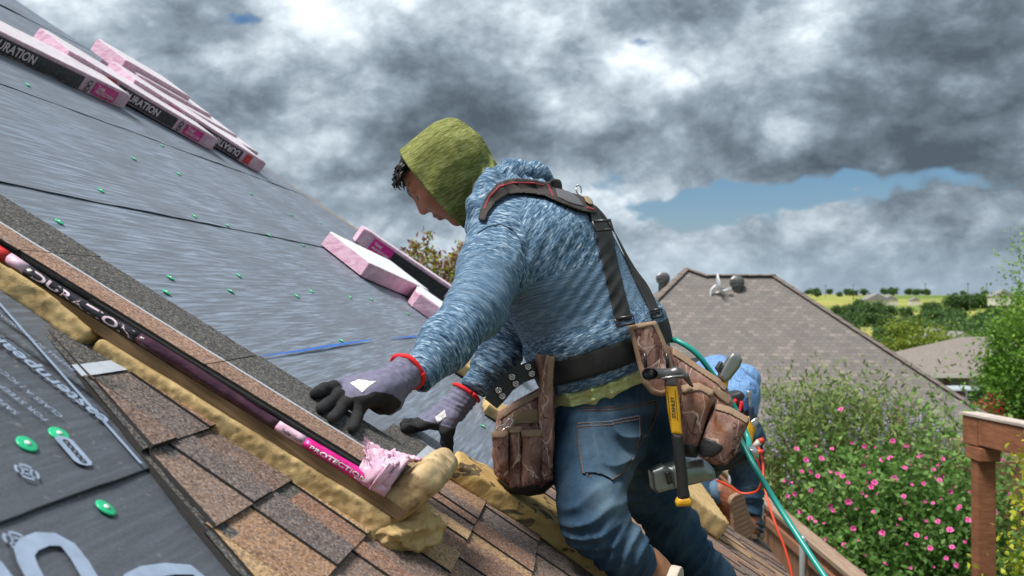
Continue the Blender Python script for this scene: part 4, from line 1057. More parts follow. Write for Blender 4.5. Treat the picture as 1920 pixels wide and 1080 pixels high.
def flower_mesh(seed, open_=1.):
    r = np.random.RandomState(seed); V = []; F = []; S = []
    for ring, (n, l, tilt) in enumerate(((6, 1., .35), (5, .72, .85), (4, .45, 1.2))):
        for i in range(n):
            a_ = 6.283*i/n+ring*.5+r.uniform(-.15, .15); t = tilt+(1-open_)*.6+r.uniform(-.12, .12); l_ = l*r.uniform(.85, 1.1)*.045
            d_ = np.array((math.cos(a_)*math.cos(t), math.sin(a_)*math.cos(t), math.sin(t))); e_ = np.array((-math.sin(a_), math.cos(a_), 0)); k = len(V)
            V += [d_*.004, d_*l_*.6+e_*l_*.42, d_*l_+e_*l_*.22-(0, 0, .004), d_*l_-e_*l_*.22-(0, 0, .004), d_*l_*.6-e_*l_*.42]; F.append((k, k+1, k+2, k+3, k+4)); S += [0, .6, 1, 1, .6]
    return newmesh('flower', V, F, PETAL, True, {'shade': S})
FM = [flower_mesh(1), flower_mesh(2), flower_mesh(3, .4)]
fl_uv = [(1577, 768), (1622, 837), (1598, 830), (1674, 827), (1727, 853), (1767, 861), (1540, 860), (1511, 863), (1521, 884), (1699, 878), (1570, 888), (1580, 893), (1765, 891), (1825, 885), (1502, 885), (1471, 902), (1521, 920), (1625, 903), (1640, 905), (1710, 909), (1731, 907), (1782, 922), (1490, 926), (1633, 913), (1695, 931), (1591, 941), (1556, 949), (1735, 940), (1502, 958), (1519, 972), (1638, 960), (1689, 973), (1759, 978), (1781, 994), (1600, 991), (1514, 1002), (1583, 1023), (1621, 1041), (1744, 1028), (1785, 1026), (1794, 1060), (1774, 1047), (1700, 835), (1655, 862), (1618, 872), (1718, 1005), (1850, 850+85), (1866, 962), (1893, 928), (1475, 966), (1461, 980), (1529, 978), (1563, 957), (1476, 930), (1533, 894), (1677, 897), (1762, 901), (1800, 950), (1815, 975), (1857, 990), (1560, 842), (1640, 838), (1810, 1015), (1750, 880), (1670, 860), (1550, 1010), (1655, 1000), (1590, 905), (1493, 842), (1843, 905)]
r = random.Random(9)
fl_uv += [(r.uniform(1440, 1880), r.uniform(835, 1075)) for _ in range(60)]
for k, (u, v) in enumerate(fl_uv):
    # the flower sits on the shrub's surface: walk along the sight line to the foliage's front
    ry = ray(u, v); best = None
    for d in np.arange(8.6, 11.2, .05):
        p = CAM+ry*d; q = (p-C1)/R1
        if q@q < 1.12: best = d; break
    if best is None: best = 10.3
    p = CAM+ry*(best-.03)
    if p[0] < fx(p[1])+.08: continue
    nd = Vector((-.35+r.uniform(-1., 1.), -1, .35+r.uniform(-.6, .9))).normalized()
    inst('flower', FM[r.choice((0, 0, 1, 1, 2, 2))], Matrix.Translation(p) @ nd.to_track_quat('Z', 'Y').to_matrix().to_4x4() @ Matrix.Scale(r.uniform(.42, .85) if k < 70 else r.uniform(.28, .5), 4), hb)
# shrub with purple spikes behind
VLEAF = leafmat('vitex_leaves', [(.065, .115, .028), (.12, .20, .05), (.20, .29, .08), (.32, .36, .13)])
vb = thing('purple_spike_shrub', 'tall feathery shrub with pale purple flower spikes', 'shrub', (4.6, 13.2, 0))
C2 = np.array((4.55, 13.2, 1.32)); R2 = np.array((1.42, 1.1, 1.28))
pts, tone = bush_pts(48000, C2, R2, 31, 240)
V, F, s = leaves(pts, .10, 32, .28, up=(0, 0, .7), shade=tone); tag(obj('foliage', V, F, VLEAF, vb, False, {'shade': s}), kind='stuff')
m = MB()
for k in range(12): b0 = np.array((4.55, 13.2, 0))+rs_.normal(size=3)*(.12, .12, 0); e_ = C2+rs_.uniform(-1, 1, 3)*R2*.8; e_[2] = max(e_[2], 1.2); m.tube([b0, (b0+e_)/2+(0, 0, .25), e_], [.025, .016, .005], 5)
m.build('stem', BARK, vb)
PURPLE = leafmat('spike_florets', [(.33, .27, .46), (.47, .42, .60), (.60, .57, .70)], .2)
DRY = leafmat('dry_spike', [(.20, .16, .08), (.30, .25, .13), (.36, .33, .18)], .2)
def spike_mesh(seed, mat, L=.26):
    r = np.random.RandomState(seed); n = 60; t = r.uniform(0, 1, n); w_ = .022*(1-t*.75); an = r.uniform(0, 6.28, n)
    C = np.stack([w_*np.cos(an)*.4, w_*np.sin(an)*.4, t*L], 1); V, F, s = leaves(C, .040*(1-.5*t), seed, .7, up=(0, 0, .5)); return newmesh('flower_spike', V, F, mat, False, {'shade': s})
SPK = [spike_mesh(1, PURPLE), spike_mesh(2, PURPLE, .32), spike_mesh(3, DRY), spike_mesh(4, DRY, .34)]
r = random.Random(6); n = 0
while n < 190:
    a_ = r.uniform(0, 6.28); zf = r.uniform(-.1, 1.); rxy = math.sqrt(max(0, 1-zf*zf)); y_ = math.sin(a_)
    if y_ > .35: continue
    p = C2+R2*np.array((math.cos(a_)*rxy, y_*rxy, zf))*r.uniform(.92, 1.06)
    tilt = Matrix.Rotation(r.uniform(-.3, .3), 4, 'X') @ Matrix.Rotation(math.cos(a_)*rxy*.5+r.uniform(-.2, .2), 4, 'Y')
    inst('flower_spike', SPK[r.choice((0, 1, 0, 1, 2, 3, 2))], Matrix.Translation(p) @ tilt @ Matrix.Scale(r.uniform(.7, 1.25), 4), vb); n += 1
# yellow-green shrub at the right edge
YLEAF = leafmat('yellow_green_leaves', [(.14, .20, .01), (.28, .36, .02), (.42, .46, .04), (.55, .50, .06)])
yb = thing('yellow_green_shrub', 'bright yellow green shrub at the right edge in front of the pergola', 'shrub', (3.85, 6.6, 0))
pts, tone = bush_pts(14000, (3.80, 6.6, 2.15), (.42, .42, .85), 41, 50)
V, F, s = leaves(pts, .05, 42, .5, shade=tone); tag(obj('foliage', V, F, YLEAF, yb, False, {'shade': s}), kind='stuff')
m = MB(); trunk(m, (3.88, 6.6, 0), (3.88, 6.6, 2.4), .03, 4, 8, (.3, .3, .4)); m.build('stem', BARK, yb, True)
# red-tipped shrub tops behind the hip
RLEAF = leafmat('myrtle_leaves', [(.10, .17, .012), (.22, .31, .02), (.38, .42, .03), (.30, .13, .09), (.22, .07, .07)])
cm = thing('red_tipped_shrub', 'yellow green shrub with red brown tips rising behind the hip', 'shrub', (-.95, 12.4, 0))
r = np.random.RandomState(5); PT = []; SH = []
tops = [(760, 470), (775, 452), (800, 438), (815, 468), (748, 500), (790, 480), (835, 500), (850, 470), (868, 452), (858, 500), (885, 480), (770, 520), (820, 525), (845, 535), (880, 530)]
m = MB()
for (u, v) in tops:
    tp = P(u, v, 12.4+r.uniform(-.3, .3)); b0 = np.array((-.95, 12.4, 0))+(tp-np.array((-.95, 12.4, 0)))*.35; b0[2] = 1.2
    m.tube([np.array((-.95, 12.4, 0))+r.normal(size=3)*(.05, .05, 0), b0, tp], [.02, .012, .003], 5)
    k = 800; t = r.uniform(.0, 1, k)**.7; w_ = .11*(1-t*.75)+.014
    c = b0+(tp-b0)*t[:, None]+r.normal(size=(k, 3))*w_[:, None]; PT.append(c); SH.append(np.clip(.15+.55*t**6+r.uniform(-.15, .3, k)+.35*(r.uniform(size=k) < .10), 0, 1))
V, F, s = leaves(np.concatenate(PT), .07, 51, .5, up=(0, 0, .4), shade=np.concatenate(SH)); tag(obj('foliage', V, F, RLEAF, cm, False, {'shade': s}), kind='stuff'); m.build('stem', BARK, cm)
# ================================================================ trees
OAK = leafmat('bright_green_leaves', [(.04, .10, .012), (.085, .20, .022), (.14, .29, .035), (.25, .40, .06)])
OLIVE = leafmat('yellow_tinted_leaves', [(.05, .10, .014), (.11, .18, .022), (.20, .28, .035), (.32, .34, .05)])
FARG = leafmat('far_tree_leaves', [(.03, .07, .025), (.052, .11, .035), (.08, .155, .045), (.12, .20, .06)])
plant_tree('tall_tree', tree_meshes(61, 5.0, 1.75, 30000, .12, OAK, .56, 80, .55, .42), (15.0, 28, float(tz(14.4, 28))), 'tall bright green tree at the right edge hiding the street')
plant_tree('yellow_tinted_tree', tree_meshes(62, 4.7, 2.0, 14000, .17, OLIVE, .62, 60, .6, .36), (22.3, 55, float(tz(22.3, 55))), 'rounded yellow tinted tree just beyond the neighbour roof edge')
plant_tree('yard_tree', tree_meshes(63, 4.0, 1.7, 8000, .15, OAK, .6, 45, .6, .38), (26.2, 57, float(tz(26.2, 57))), 'smaller green tree beside the rounded yellow tinted one')
FT = [tree_meshes(70+k, 9, 4.2+.4*k, 1900, .95, FARG, .55, 30, .8, .42) for k in range(4)]
r = random.Random(11)
ORD = ['first', 'second', 'third', 'fourth', 'fifth', 'sixth', 'seventh', 'eighth', 'ninth', 'tenth']
def far_tree(u, d, s, lab, grp):
    x = (u-960)/FPX*d
    plant_tree('hillside_tree', FT[r.randrange(4)], (x, d, float(tz(x, d))-.3), lab, grp, r.uniform(0, 6.28), s)
for k in range(64): far_tree(r.uniform(1480, 2050), r.uniform(180, 350), r.uniform(.65, 1.05), 'dark green tree in the wooded belt below the fields', 'trees of the wooded belt')
for k in range(26): far_tree(r.uniform(1500, 1980), r.uniform(330, 440), r.uniform(.6, .95), 'dark green tree in the wooded belt below the fields', 'trees of the wooded belt')
for u in (1790, 1803, 1815, 1826, 1838, 1848, 1860, 1872, 1884, 1895): far_tree(u+r.uniform(-3, 3), 640+r.uniform(-15, 15), r.uniform(.95, 1.25), ORD[[1790, 1803, 1815, 1826, 1838, 1848, 1860, 1872, 1884, 1895].index(u)]+' tree from the left in the long dark clump in the upper field', 'trees of the field clump')
for i, (u, d, s) in enumerate(sorted(((1612, 560, 1.), (1745, 570, .9), (1755, 580, .8), (1600, 470, .8), (1575, 460, .8), (1640, 500, .9), (1668, 480, .8), (1700, 470, .7)))): far_tree(u, d, s, ORD[i]+' from the left of the single trees standing in the green field', 'scattered field trees')
for u in [r.choice((1540, 1590, 1612, 1670, 1715, 1752, 1800, 1850, 1905, 1960))+r.gauss(0, 11) for _ in range(38)]: far_tree(u, 1150+r.uniform(-60, 90), r.uniform(.3, 1.0), 'small tree on the far skyline', 'skyline trees')
for k, u in enumerate((1548, 1600, 1735, 1815, 1850)):
    x = (u-960)/FPX*1100; z = float(tz(x, 1100)); t = thing('utility_pole', ORD[k]+' thin utility pole from the left on the skyline', 'utility pole', (x, 1100, z), 'skyline utility poles')
    m = MB().tube([(x, 1100, z), (x, 1100, z+14)], .3, 6); m.build('pole', BARK, t); m = MB().box((x, 1100, z+12.6), 4, .3, .3); m.build('crossarm', BARK, t)
# ================================================================ the kneeling worker
W = P
def uv_of(p):
    """sight-line coordinates of world points: used to cut straps and patches to shape on a body surface"""
    q = p-CAM; c, s = math.cos(TILT), math.sin(TILT); y = q[:, 1]*c+q[:, 2]*s; z = -q[:, 1]*s+q[:, 2]*c
    return 960+FPX*q[:, 0]/y, 540-FPX*z/y, y
def cut(p, poly):
    u, v, y = uv_of(p); return poly2(u, v, poly)*y/FPX
def fold(p, d_, freq, amp, c, rad_, ph=0., warp=0.):
    d_ = np.asarray(d_, float); d_ = d_/np.linalg.norm(d_); q = p-np.asarray(c)
    w_ = np.exp(-(q*q).sum(1)/rad_**2); s = np.sin(q@d_*freq*.62+ph+(1.1+warp)*vnoise(p*8, 77+int(freq), 8, 1.))
    return amp*2.0*w_*(1-2*np.abs(s)**.9)*(.75+.3*vnoise(p*7, 31+int(freq), 8, 1.))
def ribs(p, d_, wl, amp, c, rad_, warp=.6, seed=5):
    d_ = np.asarray(d_, float); d_ = d_/np.linalg.norm(d_); q = p-np.asarray(c)
    w_ = np.exp(-((q*q).sum(1)/rad_**2)**1.5); s = np.sin(math.pi*(q@d_)/wl+warp*vnoise(p*7, seed, 8, 1.))
    return amp*w_*(1-2*np.abs(s)**1.3)*(.8+.35*vnoise(p*9, seed+3, 8, 1.))
def bounds(pts, m): a = np.array(pts); return a.min(0)-m, a.max(0)+m
def heather(name, cols, sc=(560, 62, 62)):
    def f(g):
        q = g.attr('weave'); x, y, z = g.xyz(q)
        row = g.math('FLOOR', g.math('MULTIPLY', x, sc[0])); row2 = g.math('FLOOR', g.math('MULTIPLY', x, sc[0]*.43))     # knitted courses of flecked yarn
        n = g.noise(g.cmb(g.math('MULTIPLY', row, 7.31), g.math('MULTIPLY', y, sc[1]), g.math('MULTIPLY', z, sc[2])), 1., 2, .5, 0.)
        n2 = g.noise(g.cmb(g.math('MULTIPLY', row2, 5.17), g.math('MULTIPLY', y, sc[1]*.6), g.math('MULTIPLY', z, sc[2]*.6)), 1., 2, .5, 0.)
        k = g.math('ADD', g.math('MULTIPLY', n, .62), g.math('MULTIPLY', n2, .38))
        c = g.ramp(k, [(.33, cols[0]), (.45, cols[1]), (.56, cols[2]), (.70, cols[3])])
        return {'Base Color': c, 'Roughness': .85, 'Specular IOR Level': .2}
    return material(name, f)
BLUEH = heather('blue_heather_knit', [(.010, .026, .055), (.050, .105, .175), (.15, .24, .34), (.52, .59, .65)])
LIMEH = heather('lime_heather_knit', [(.065, .072, .024), (.135, .150, .038), (.215, .230, .070), (.33, .34, .19)], (620, 60, 60))
shL, shR = W(945, 428, 2.25), W(985, 408, 2.52)
elL, elR = W(893, 578, 2.06), W(972, 590, 2.47)
wrL, wrR = W(780, 703, 1.90), W(893, 731, 2.42)
chL, chR = W(1000, 478, 2.28), W(1050, 465, 2.47)
waL, waR = W(1108, 640, 2.31), W(1150, 625, 2.47)
peL, peR = W(1125, 745, 2.33), W(1185, 735, 2.47)
neck0, neck1 = W(950, 395, 2.38), W(875, 350, 2.38)
HC = W(832, 316, 2.37)
def torso(p, o=0.):
    a = chain(p, [(chL, .132+o), (waL, .115+o), (peL, .118+o)], .05); b = chain(p, [(chR, .124+o), (waR, .114+o), (peR, .118+o)], .05)
    d_ = smin(a, b, .09); d_ = smin(d_, cone(p, W(1075, 600, 2.36), W(1095, 650, 2.37), .12+o, .115+o), .05)
    return smin(d_, cone(p, chL*.5+chR*.5, neck0, .12+o, .075+o), .06)
def armL(p, o=0.): return chain(p, [(shL, .080+o), (W(922, 505, 2.15), .071+o), (elL, .060+o), (W(836, 644, 1.97), .049+o), (wrL, .033+o)], .03)
def armR(p, o=0.): return chain(p, [(shR, .076+o), (W(978, 500, 2.51), .068+o), (elR, .058+o), (W(930, 668, 2.44), .046+o), (wrR, .031+o)], .03)
HEMN = np.array((.307, 0, -.952)); HEM0 = W(1117, 712, 2.35)
hemd = lambda p: (p-HEM0)@HEMN
spine = (waL+waR-chL-chR); spine /= np.linalg.norm(spine)
def hoodie_shape(p, o=0.):
    T_ = torso(p, o+.004); d_ = smin(T_, armL(p, o), .035); d_ = smin(d_, armR(p, o), .035)
    return d_
def hoodie_fn(p):
    d_ = hoodie_shape(p)
    # flare over the belt's upper edge and bunching at the waist
    hd = hemd(p)
    d_ = d_-.010*np.exp(-((hd+.095)/.035)**2)
    ax = wrL-elL
    d_ = d_-ribs(p, ax+np.array((.06, 0, 0)), .028, .0028, W(880, 590, 2.05), .09, .8, 21)-ribs(p, wrL-elL, .016, .0022, W(800, 685, 1.92), .06, .5, 25)
    d_ = d_-ribs(p, elL-shL+np.array((.1, 0, .05)), .034, .0022, W(925, 500, 2.12), .09, .9, 27)
    d_ = d_-ribs(p, (.75, 0, -.65), .022, .0042, W(1010, 610, 2.2), .10, .7, 15)
    d_ = d_-ribs(p, (.80, 0, -.60), .024, .0030, W(1085, 560, 2.25), .15)-ribs(p, (.45, 0, -.9), .030, .0028, W(1120, 640, 2.25), .10, .6, 9)
    d_ = d_-fold(p, wrR-elR, 170, .0035, W(935, 665, 2.42), .10, .3, .5)
    d_ = d_-ribs(p, (1, 0, -.5), .040, .0030, W(985, 440, 2.14), .08, .8, 31)
    d_ = d_+.0010*vnoise(p*12, 5, 10, 1.)
    # the fallen hood round the neck
    hr = chain(p, [(W(884, 428, 2.25), .016), (W(898, 385, 2.235), .026), (W(920, 345, 2.27), .030), (W(960, 328, 2.34), .034), (W(1005, 332, 2.41), .034), (W(1026, 350, 2.44), .026)], .02)
    hr2 = chain(p, [(W(905, 400, 2.21), .018), (W(925, 368, 2.22), .022), (W(965, 350, 2.27), .022), (W(1010, 352, 2.33), .02)], .02)
    hr = smin(hr, hr2, .012)-fold(p, (1, .3, .4), 130, .004, W(965, 335, 2.3), .12, .5, .8)
    d_ = smin(d_, hr, .010)
    d_ = np.maximum(d_, np.where((p-waL*.5-waR*.5)@spine > -.02, hd, -1))
    d_ = np.maximum(d_, -(((p-W(787, 702, 1.905))@(elL-wrL))/np.linalg.norm(elL-wrL)+.0))if False else d_
    cl = ((p-wrL)@((wrL-elL)/np.linalg.norm(wrL-elL))); cr = ((p-wrR)@((wrR-elR)/np.linalg.norm(wrR-elR)))
    d_ = np.maximum(d_, np.where(np.linalg.norm(p-wrL, axis=1) < .12, cl-.008, -1)); d_ = np.maximum(d_, np.where(np.linalg.norm(p-wrR, axis=1) < .12, cr-.006, -1))
    return d_
def axes_for(d_):
    d_ = np.asarray(d_, float)/np.linalg.norm(d_); e = np.cross(d_, (0, 1, .1)); e /= np.linalg.norm(e); return np.array([d_, e, np.cross(d_, e)])
A_t = axes_for((.42, 0, -.9)); A_b = axes_for((.80, 0, -.60)); A_u = axes_for(elL-shL); A_f = axes_for(wrL-elL); A_r = axes_for(wrR-elR); A_h = axes_for((.5, 0, .8))
def weave(V):
    dT, dL, dR = torso(V), armL(V), armR(V); wb = np.clip((hemd(V)+.26)/.12, 0, 1)[:, None]; out = (V@A_b.T)*(1-wb)+(V@A_t.T)*wb
    L = dL < dT-.004; t = (V-shL)@(wrL-shL)/((wrL-shL)@(wrL-shL)); w_ = np.clip((t-.35)/.3, 0, 1)[:, None]
    al = (V@A_u.T)*(1-w_)+(V@A_f.T)*w_; out[L] = al[L]
    r_ = (dR < dT-.004) & (dR < dL); out[r_] = (V@A_r.T)[r_]
    return out
worker = thing('person', 'man in blue heather hoodie and green hood kneeling and reaching left, wearing gloves', 'person', R(2.4, .25, .07))
allp = [shL, shR, elL, elR, wrL, wrR, chL, chR, waL, waR, peL, peR, neck0]
lo, hi = bounds(allp, .16)
sdf_obj('hoodie', hoodie_fn, lo, hi, .0056, BLUEH, worker, {'weave': weave})
def seam(poly, name, mat, wd=.0016, ymax=2.45, y0=1.95, attrs=None):
    pol = np.array(poly, float)
    def fn(p):
        u, v, y = uv_of(p); d2 = np.full(len(p), 1e9)
        for a_, b_ in zip(pol[:-1], pol[1:]):
            e_ = b_-a_; wx, wy = u-a_[0], v-a_[1]; t = np.clip((wx*e_[0]+wy*e_[1])/(e_@e_), 0, 1); d2 = np.minimum(d2, np.hypot(wx-t*e_[0], wy-t*e_[1]))
        return np.maximum(np.maximum(np.abs(hoodie_fn(p))-.0022, d2*y/FPX-wd), y-ymax)
    mn, mx = pol.min(0), pol.max(0); c_ = [W(u, v, y) for u in (mn[0], mx[0]) for v in (mn[1], mx[1]) for y in (y0, ymax)]
    lo, hi = bounds(c_, .006); return sdf_obj(name, fn, lo, hi, .0024, mat, worker, attrs, margin=2.4)
NAVY = plain('navy_seam', (.045, .085, .13), .85, .3, 90)
seam([(896, 436), (915, 424), (938, 420), (958, 428), (974, 446), (983, 472), (984, 505), (976, 540)], 'shoulder_seam', NAVY, y0=2.08, ymax=2.34)
# ---- head
yaw = rad(9); Fh = np.array((-.78, 0, -.62)); Uh = np.array((-.62, 0, .78)); Sh = np.array((0, -1., 0))
Fh, Sh = Fh*math.cos(yaw)-Sh*math.sin(yaw), Sh*math.cos(yaw)+Fh*math.sin(yaw)
HA0 = np.array([Fh, Uh, Sh]); HC0 = HC; Fh0, Uh0, Sh0 = Fh, Uh, Sh
HC = W(819, 309, 2.37); Fh = np.array((-.643, 0, -.766)); Uh = np.array((-.766, 0, .643)); Sh = np.array((0, -1., 0))    # the head itself bows deeper than the hood
Fh, Sh = Fh*math.cos(yaw)-Sh*math.sin(yaw), Sh*math.cos(yaw)+Fh*math.sin(yaw)
HA = np.array([Fh, Uh, Sh])
I3 = np.eye(3)
HP0 = [(.17, .100), (.0685, .100), (.03, .098), (-.02, .098), (-.06, .096), (-.090, .083), (-.108, .055), (-.118, .01), (-.110, -.04), (-.096, -.070), (-.062, -.095), (-.034, -.110), (.015, -.140), (.055, -.150), (.17, -.150)]
def chaikin(q, n=2):
    for _ in range(n): q = [tuple(np.array(a)*w_+np.array(b)*(1-w_)) for a, b in zip(q, q[1:]+q[:1]) for w_ in (.75, .25)]
    return q
HP = chaikin(HP0)
def hoodg_out(p):
    q = (p-HC0)@HA0.T; d2 = poly2(q[:, 0], q[:, 1], HP)
    u_ = q[:, 1]; hw = .097-.018*np.clip((-.02-u_)/.12, 0, 1)
    d_ = (np.hypot(np.maximum(1+d2/.080, 0), np.abs(q[:, 2])/hw)-1)*.080
    w1 = q[:, 0]*95+u_*38; near = np.clip((.06-u_)/.10, 0, 1)
    d_ = d_-.0022*near*np.sin(w1+1.0*vnoise(q*14, 4, 8, 1.))-.0020*np.sin(q[:, 0]*40-u_*110+2)*np.clip((-.0-u_)/.1, 0, 1)-.002*vnoise(q*26, 6, 10, 1.)
    return d_
def head(p):
    q = (p-HC)@HA.T
    d_ = ell(q, (-.006, -.008, 0), I3, (.098, .090, .074))
    d_ = smin(d_, ell(q, (.040, -.045, 0), I3, (.056, .068, .060)), .02)
    d_ = smin(d_, ell(q, (.034, -.088, 0), I3, (.050, .038, .050)), .02)
    d_ = smin(d_, cone(q, (.068, -.120, -.008), (.068, -.120, .008), .017, .017), .018)
    m_ = q*np.array((1, 1, 0))+np.abs(q)*np.array((0, 0, 1))
    d_ = smin(d_, cone(m_, (.086, .004, 0), (.078, .004, .040), .013, .012), .012)
    d_ = smin(d_, ell(m_, (.062, -.040, .038), I3, (.028, .026, .022)), .015)
    d_ = smax(d_, -(np.linalg.norm(m_-np.array((.101, -.016, .033)), axis=1)-.017), .010)
    d_ = smin(d_, np.linalg.norm(m_-np.array((.0765, -.017, .032)), axis=1)-.0125, .003)
    nose = smin(cone(q, (.088, -.004, 0), (.1040, -.043, 0), .0075, .0120), np.linalg.norm(m_-np.array((.093, -.049, .012)), axis=1)-.0105, .008)
    d_ = smin(d_, nose, .008)
    d_ = smin(d_, ell(q, (.088, -.0735, 0), I3, (.014, .0075, .024)), .006); d_ = smin(d_, ell(q, (.086, -.0865, 0), I3, (.0135, .0080, .021)), .005)
    d_ = smax(d_, -cone(q, (.104, -.0800, -.022), (.104, -.0800, .022), .0028, .0028), .003)
    q0 = (p-HC0)@HA0.T; lim = np.where(q0[:, 0] < .040, hoodg_out(p)+.011, -1)
    return np.maximum(d_, lim)
def legL(p, o=0.): return chain(p, [(W(1112, 788, 2.35), .103+o), (W(1108, 875, 2.24), .083+o), (W(1110, 950, 2.15), .070+o), (W(1110, 982, 2.13), .060+o), (W(1162, 1028, 2.14), .055+o), (W(1205, 1064, 2.20), .046+o)], .03)
def legR(p, o=0.): return chain(p, [(W(1195, 788, 2.47), .103+o), (W(1224, 915, 2.59), .080+o), (W(1265, 1000, 2.66), .066+o), (W(1335, 1088, 2.73), .056+o), (W(1372, 1135, 2.77), .046+o)], .04)
def body_fn(p):
    d_ = hoodie_shape(p, -.024)
    d_ = smin(d_, smin(cone(p, peL, peR, .10, .10), smin(legL(p, -.024), legR(p, -.024), .03), .04), .03)
    return smin(d_, smin(head(p), cone(p, neck1, neck0, .050, .058), .03), .02)
def m_skin(g):
    t = g.attr('tint'); x, y, z = g.xyz(t); p = g.coord(); n = g.noise(p, 60, 4, .6)
    c = g.mix(g.rng(n, .3, .7), (.36, .135, .070), (.47, .195, .105)); c = g.mix(x, c, (.30, .085, .070)); c = g.mix(y, c, (.012, .009, .008))
    return {'Base Color': c, 'Roughness': .48, 'Specular IOR Level': .4, 'Subsurface Weight': .12, 'Subsurface Radius': (.012, .004, .002), 'Normal': g.bump(g.noise(p, 350, 3), .12, .002)}
SKIN = material('tanned_skin', m_skin)
def skin_tint(V):
    q = (V-HC)@HA.T; m_ = q*np.array((1, 1, 0))+np.abs(q)*np.array((0, 0, 1)); t = np.zeros((len(V), 3))
    t[:, 0] = np.clip(1-np.minimum(ell(q, (.092, -.0735, 0), I3, (.014, .0070, .021)), ell(q, (.090, -.0865, 0), I3, (.0135, .0075, .019)))/.003, 0, 1)*.8
    brow = cone(m_, (.099, .004, .012), (.085, .010, .052), .0055, .0035); lash = cone(m_, (.089, -.0215, .022), (.083, -.0205, .044), .003, .003)
    t[:, 1] = np.clip(1-brow/.003, 0, 1)*.85; t[:, 1] = np.maximum(t[:, 1], np.clip(1-lash/.002, 0, 1)*.9)
    beard = np.clip((-.062-q[:, 1])/.03, 0, 1)*np.clip((q[:, 0]-.02)/.03, 0, 1); t[:, 1] = np.maximum(t[:, 1], .16*beard)
    return t
lo, hi = bounds(allp+[HC, W(1372, 1135, 2.77), W(1085, 1000, 2.12)], .15)
sdf_obj('body', body_fn, lo, hi, .0040, SKIN, worker, {'tint': skin_tint})
# ---- hair showing under the hood's rim
HAIR = plain('black_hair', (.010, .009, .010), .5, .3, 80)
m = MB(); r = random.Random(8); tb = lambda q: HC+q[0]*Fh+q[1]*Uh+q[2]*Sh
for k in range(150):
    s_ = r.uniform(-.062, .068); f_ = .052+r.uniform(0, .034)-abs(s_)*.25; u_ = .068-(f_-.05)*.55-abs(s_)*.35+r.uniform(-.004, .004)
    a_ = np.array((f_, u_, s_)); d1 = np.array((r.uniform(.010, .022), r.uniform(-.004, .008), r.uniform(-.006, .006))); d2 = d1+np.array((r.uniform(.000, .007), -r.uniform(.006, .016), r.uniform(-.005, .005)))
    m.tube([tb(a_), tb(a_+d1), tb(a_+d2)], [.0035, .003, .0006], 5)
m.build('hair', HAIR, worker, True)
def fn(p):
    q = (p-HC)@HA.T
    return np.maximum(head(p)-.006, np.maximum(.030-q[:, 1]+np.maximum(q[:, 0]-.04, 0)*.35, -1))-.0015*vnoise(p*130, 9, 10, 1.)
sdf_obj('hair_cap', fn, HC-.16, HC+.16, .004, HAIR, worker)
# ---- green hood
def hoodg(p):
    q = (p-HC0)@HA0.T; o = hoodg_out(p); i_ = o+.0065
    front = q[:, 0]-(.050+.006*np.cos(q[:, 1]*14)-.006*(np.abs(q[:, 2])/.09)**2)
    d_ = np.maximum(np.maximum(o, -i_), front)
    # rolled hem and the gathered cloth at the nape
    hem_ = np.maximum(np.abs(front+.003)-.004, np.abs(o+.002)-.0042)
    nape = chain(p, [(W(896, 400, 2.32), .026), (W(908, 350, 2.33), .034), (W(912, 318, 2.36), .030)], .03)-fold(p, (1, .2, .3), 150, .004, W(910, 350, 2.3), .08, 0, .6)
    return smin(np.minimum(d_, hem_), np.maximum(nape, -(head(p)-.004)), .012)
A_g = np.array([Uh0*.98-Fh0*.15, Fh0, Sh0])
sdf_obj('hood', hoodg, HC0-.20, HC0+.20, .0032, LIMEH, worker, {'weave': lambda V: V@A_g.T})
# ---- shirt tail below the hoodie
def fn(p):
    hd = hemd(p); d_ = torso(p, .004)-fold(p, (1, .2, .35), 120, .004, W(1110, 735, 2.22), .12, .3, .8)-fold(p, (.35, 0, -1), 260, .0028, W(1110, 735, 2.22), .14, .3, .8)
    return smax(smax(d_, hd-.034-.006*np.sin((p[:, 0])*40), .006), -.006-hd, .004)
lo, hi = bounds([peL, peR, waL, waR], .17)
sdf_obj('shirt_tail', fn, lo, hi, .0042, heather('pale_lime_knit', [(.36, .40, .15), (.48, .53, .23), (.58, .62, .30), (.70, .71, .44)], (400, 90, 90)), worker, {'weave': lambda V: V@A_t.T})
# ---- jeans
def jeans_fn(p, o=0.):
    d_ = smin(legL(p, o), legR(p, o), .018)
    pel = smin(cone(p, peL+(.0, 0, -.01), peR+(0, 0, -.01), .112+o, .112+o), smin(np.linalg.norm(p-W(1128, 815, 2.305), axis=1)-.108-o, np.linalg.norm(p-W(1205, 805, 2.43), axis=1)-.103-o, .035), .04)
    d_ = smin(d_, pel, .04)
    return d_
def jeans_folds(p):
    f = fold(p, (.25, 0, -1), 150, .0055, W(1120, 965, 2.08), .075, .2, .8)+fold(p, (.7, 0, -.6), 170, .0045, W(1170, 1035, 2.12), .085, .1, .7)
    f = f+fold(p, (-.5, 0, -.8), 110, .0040, W(1190, 900, 2.4), .11, .3, .8)+fold(p, (.7, 0, -.7), 120, .0055, W(1290, 1030, 2.60), .13, .2, .9)
    f = f+fold(p, (-.35, 0, -1), 75, .0035, W(1150, 850, 2.2), .11, .9, .6)+fold(p, (.6, 0, -.8), 100, .005, W(1230, 930, 2.5), .09, .5, .6)
    return f-.0022*vnoise(p*18, 15, 10, 1.)
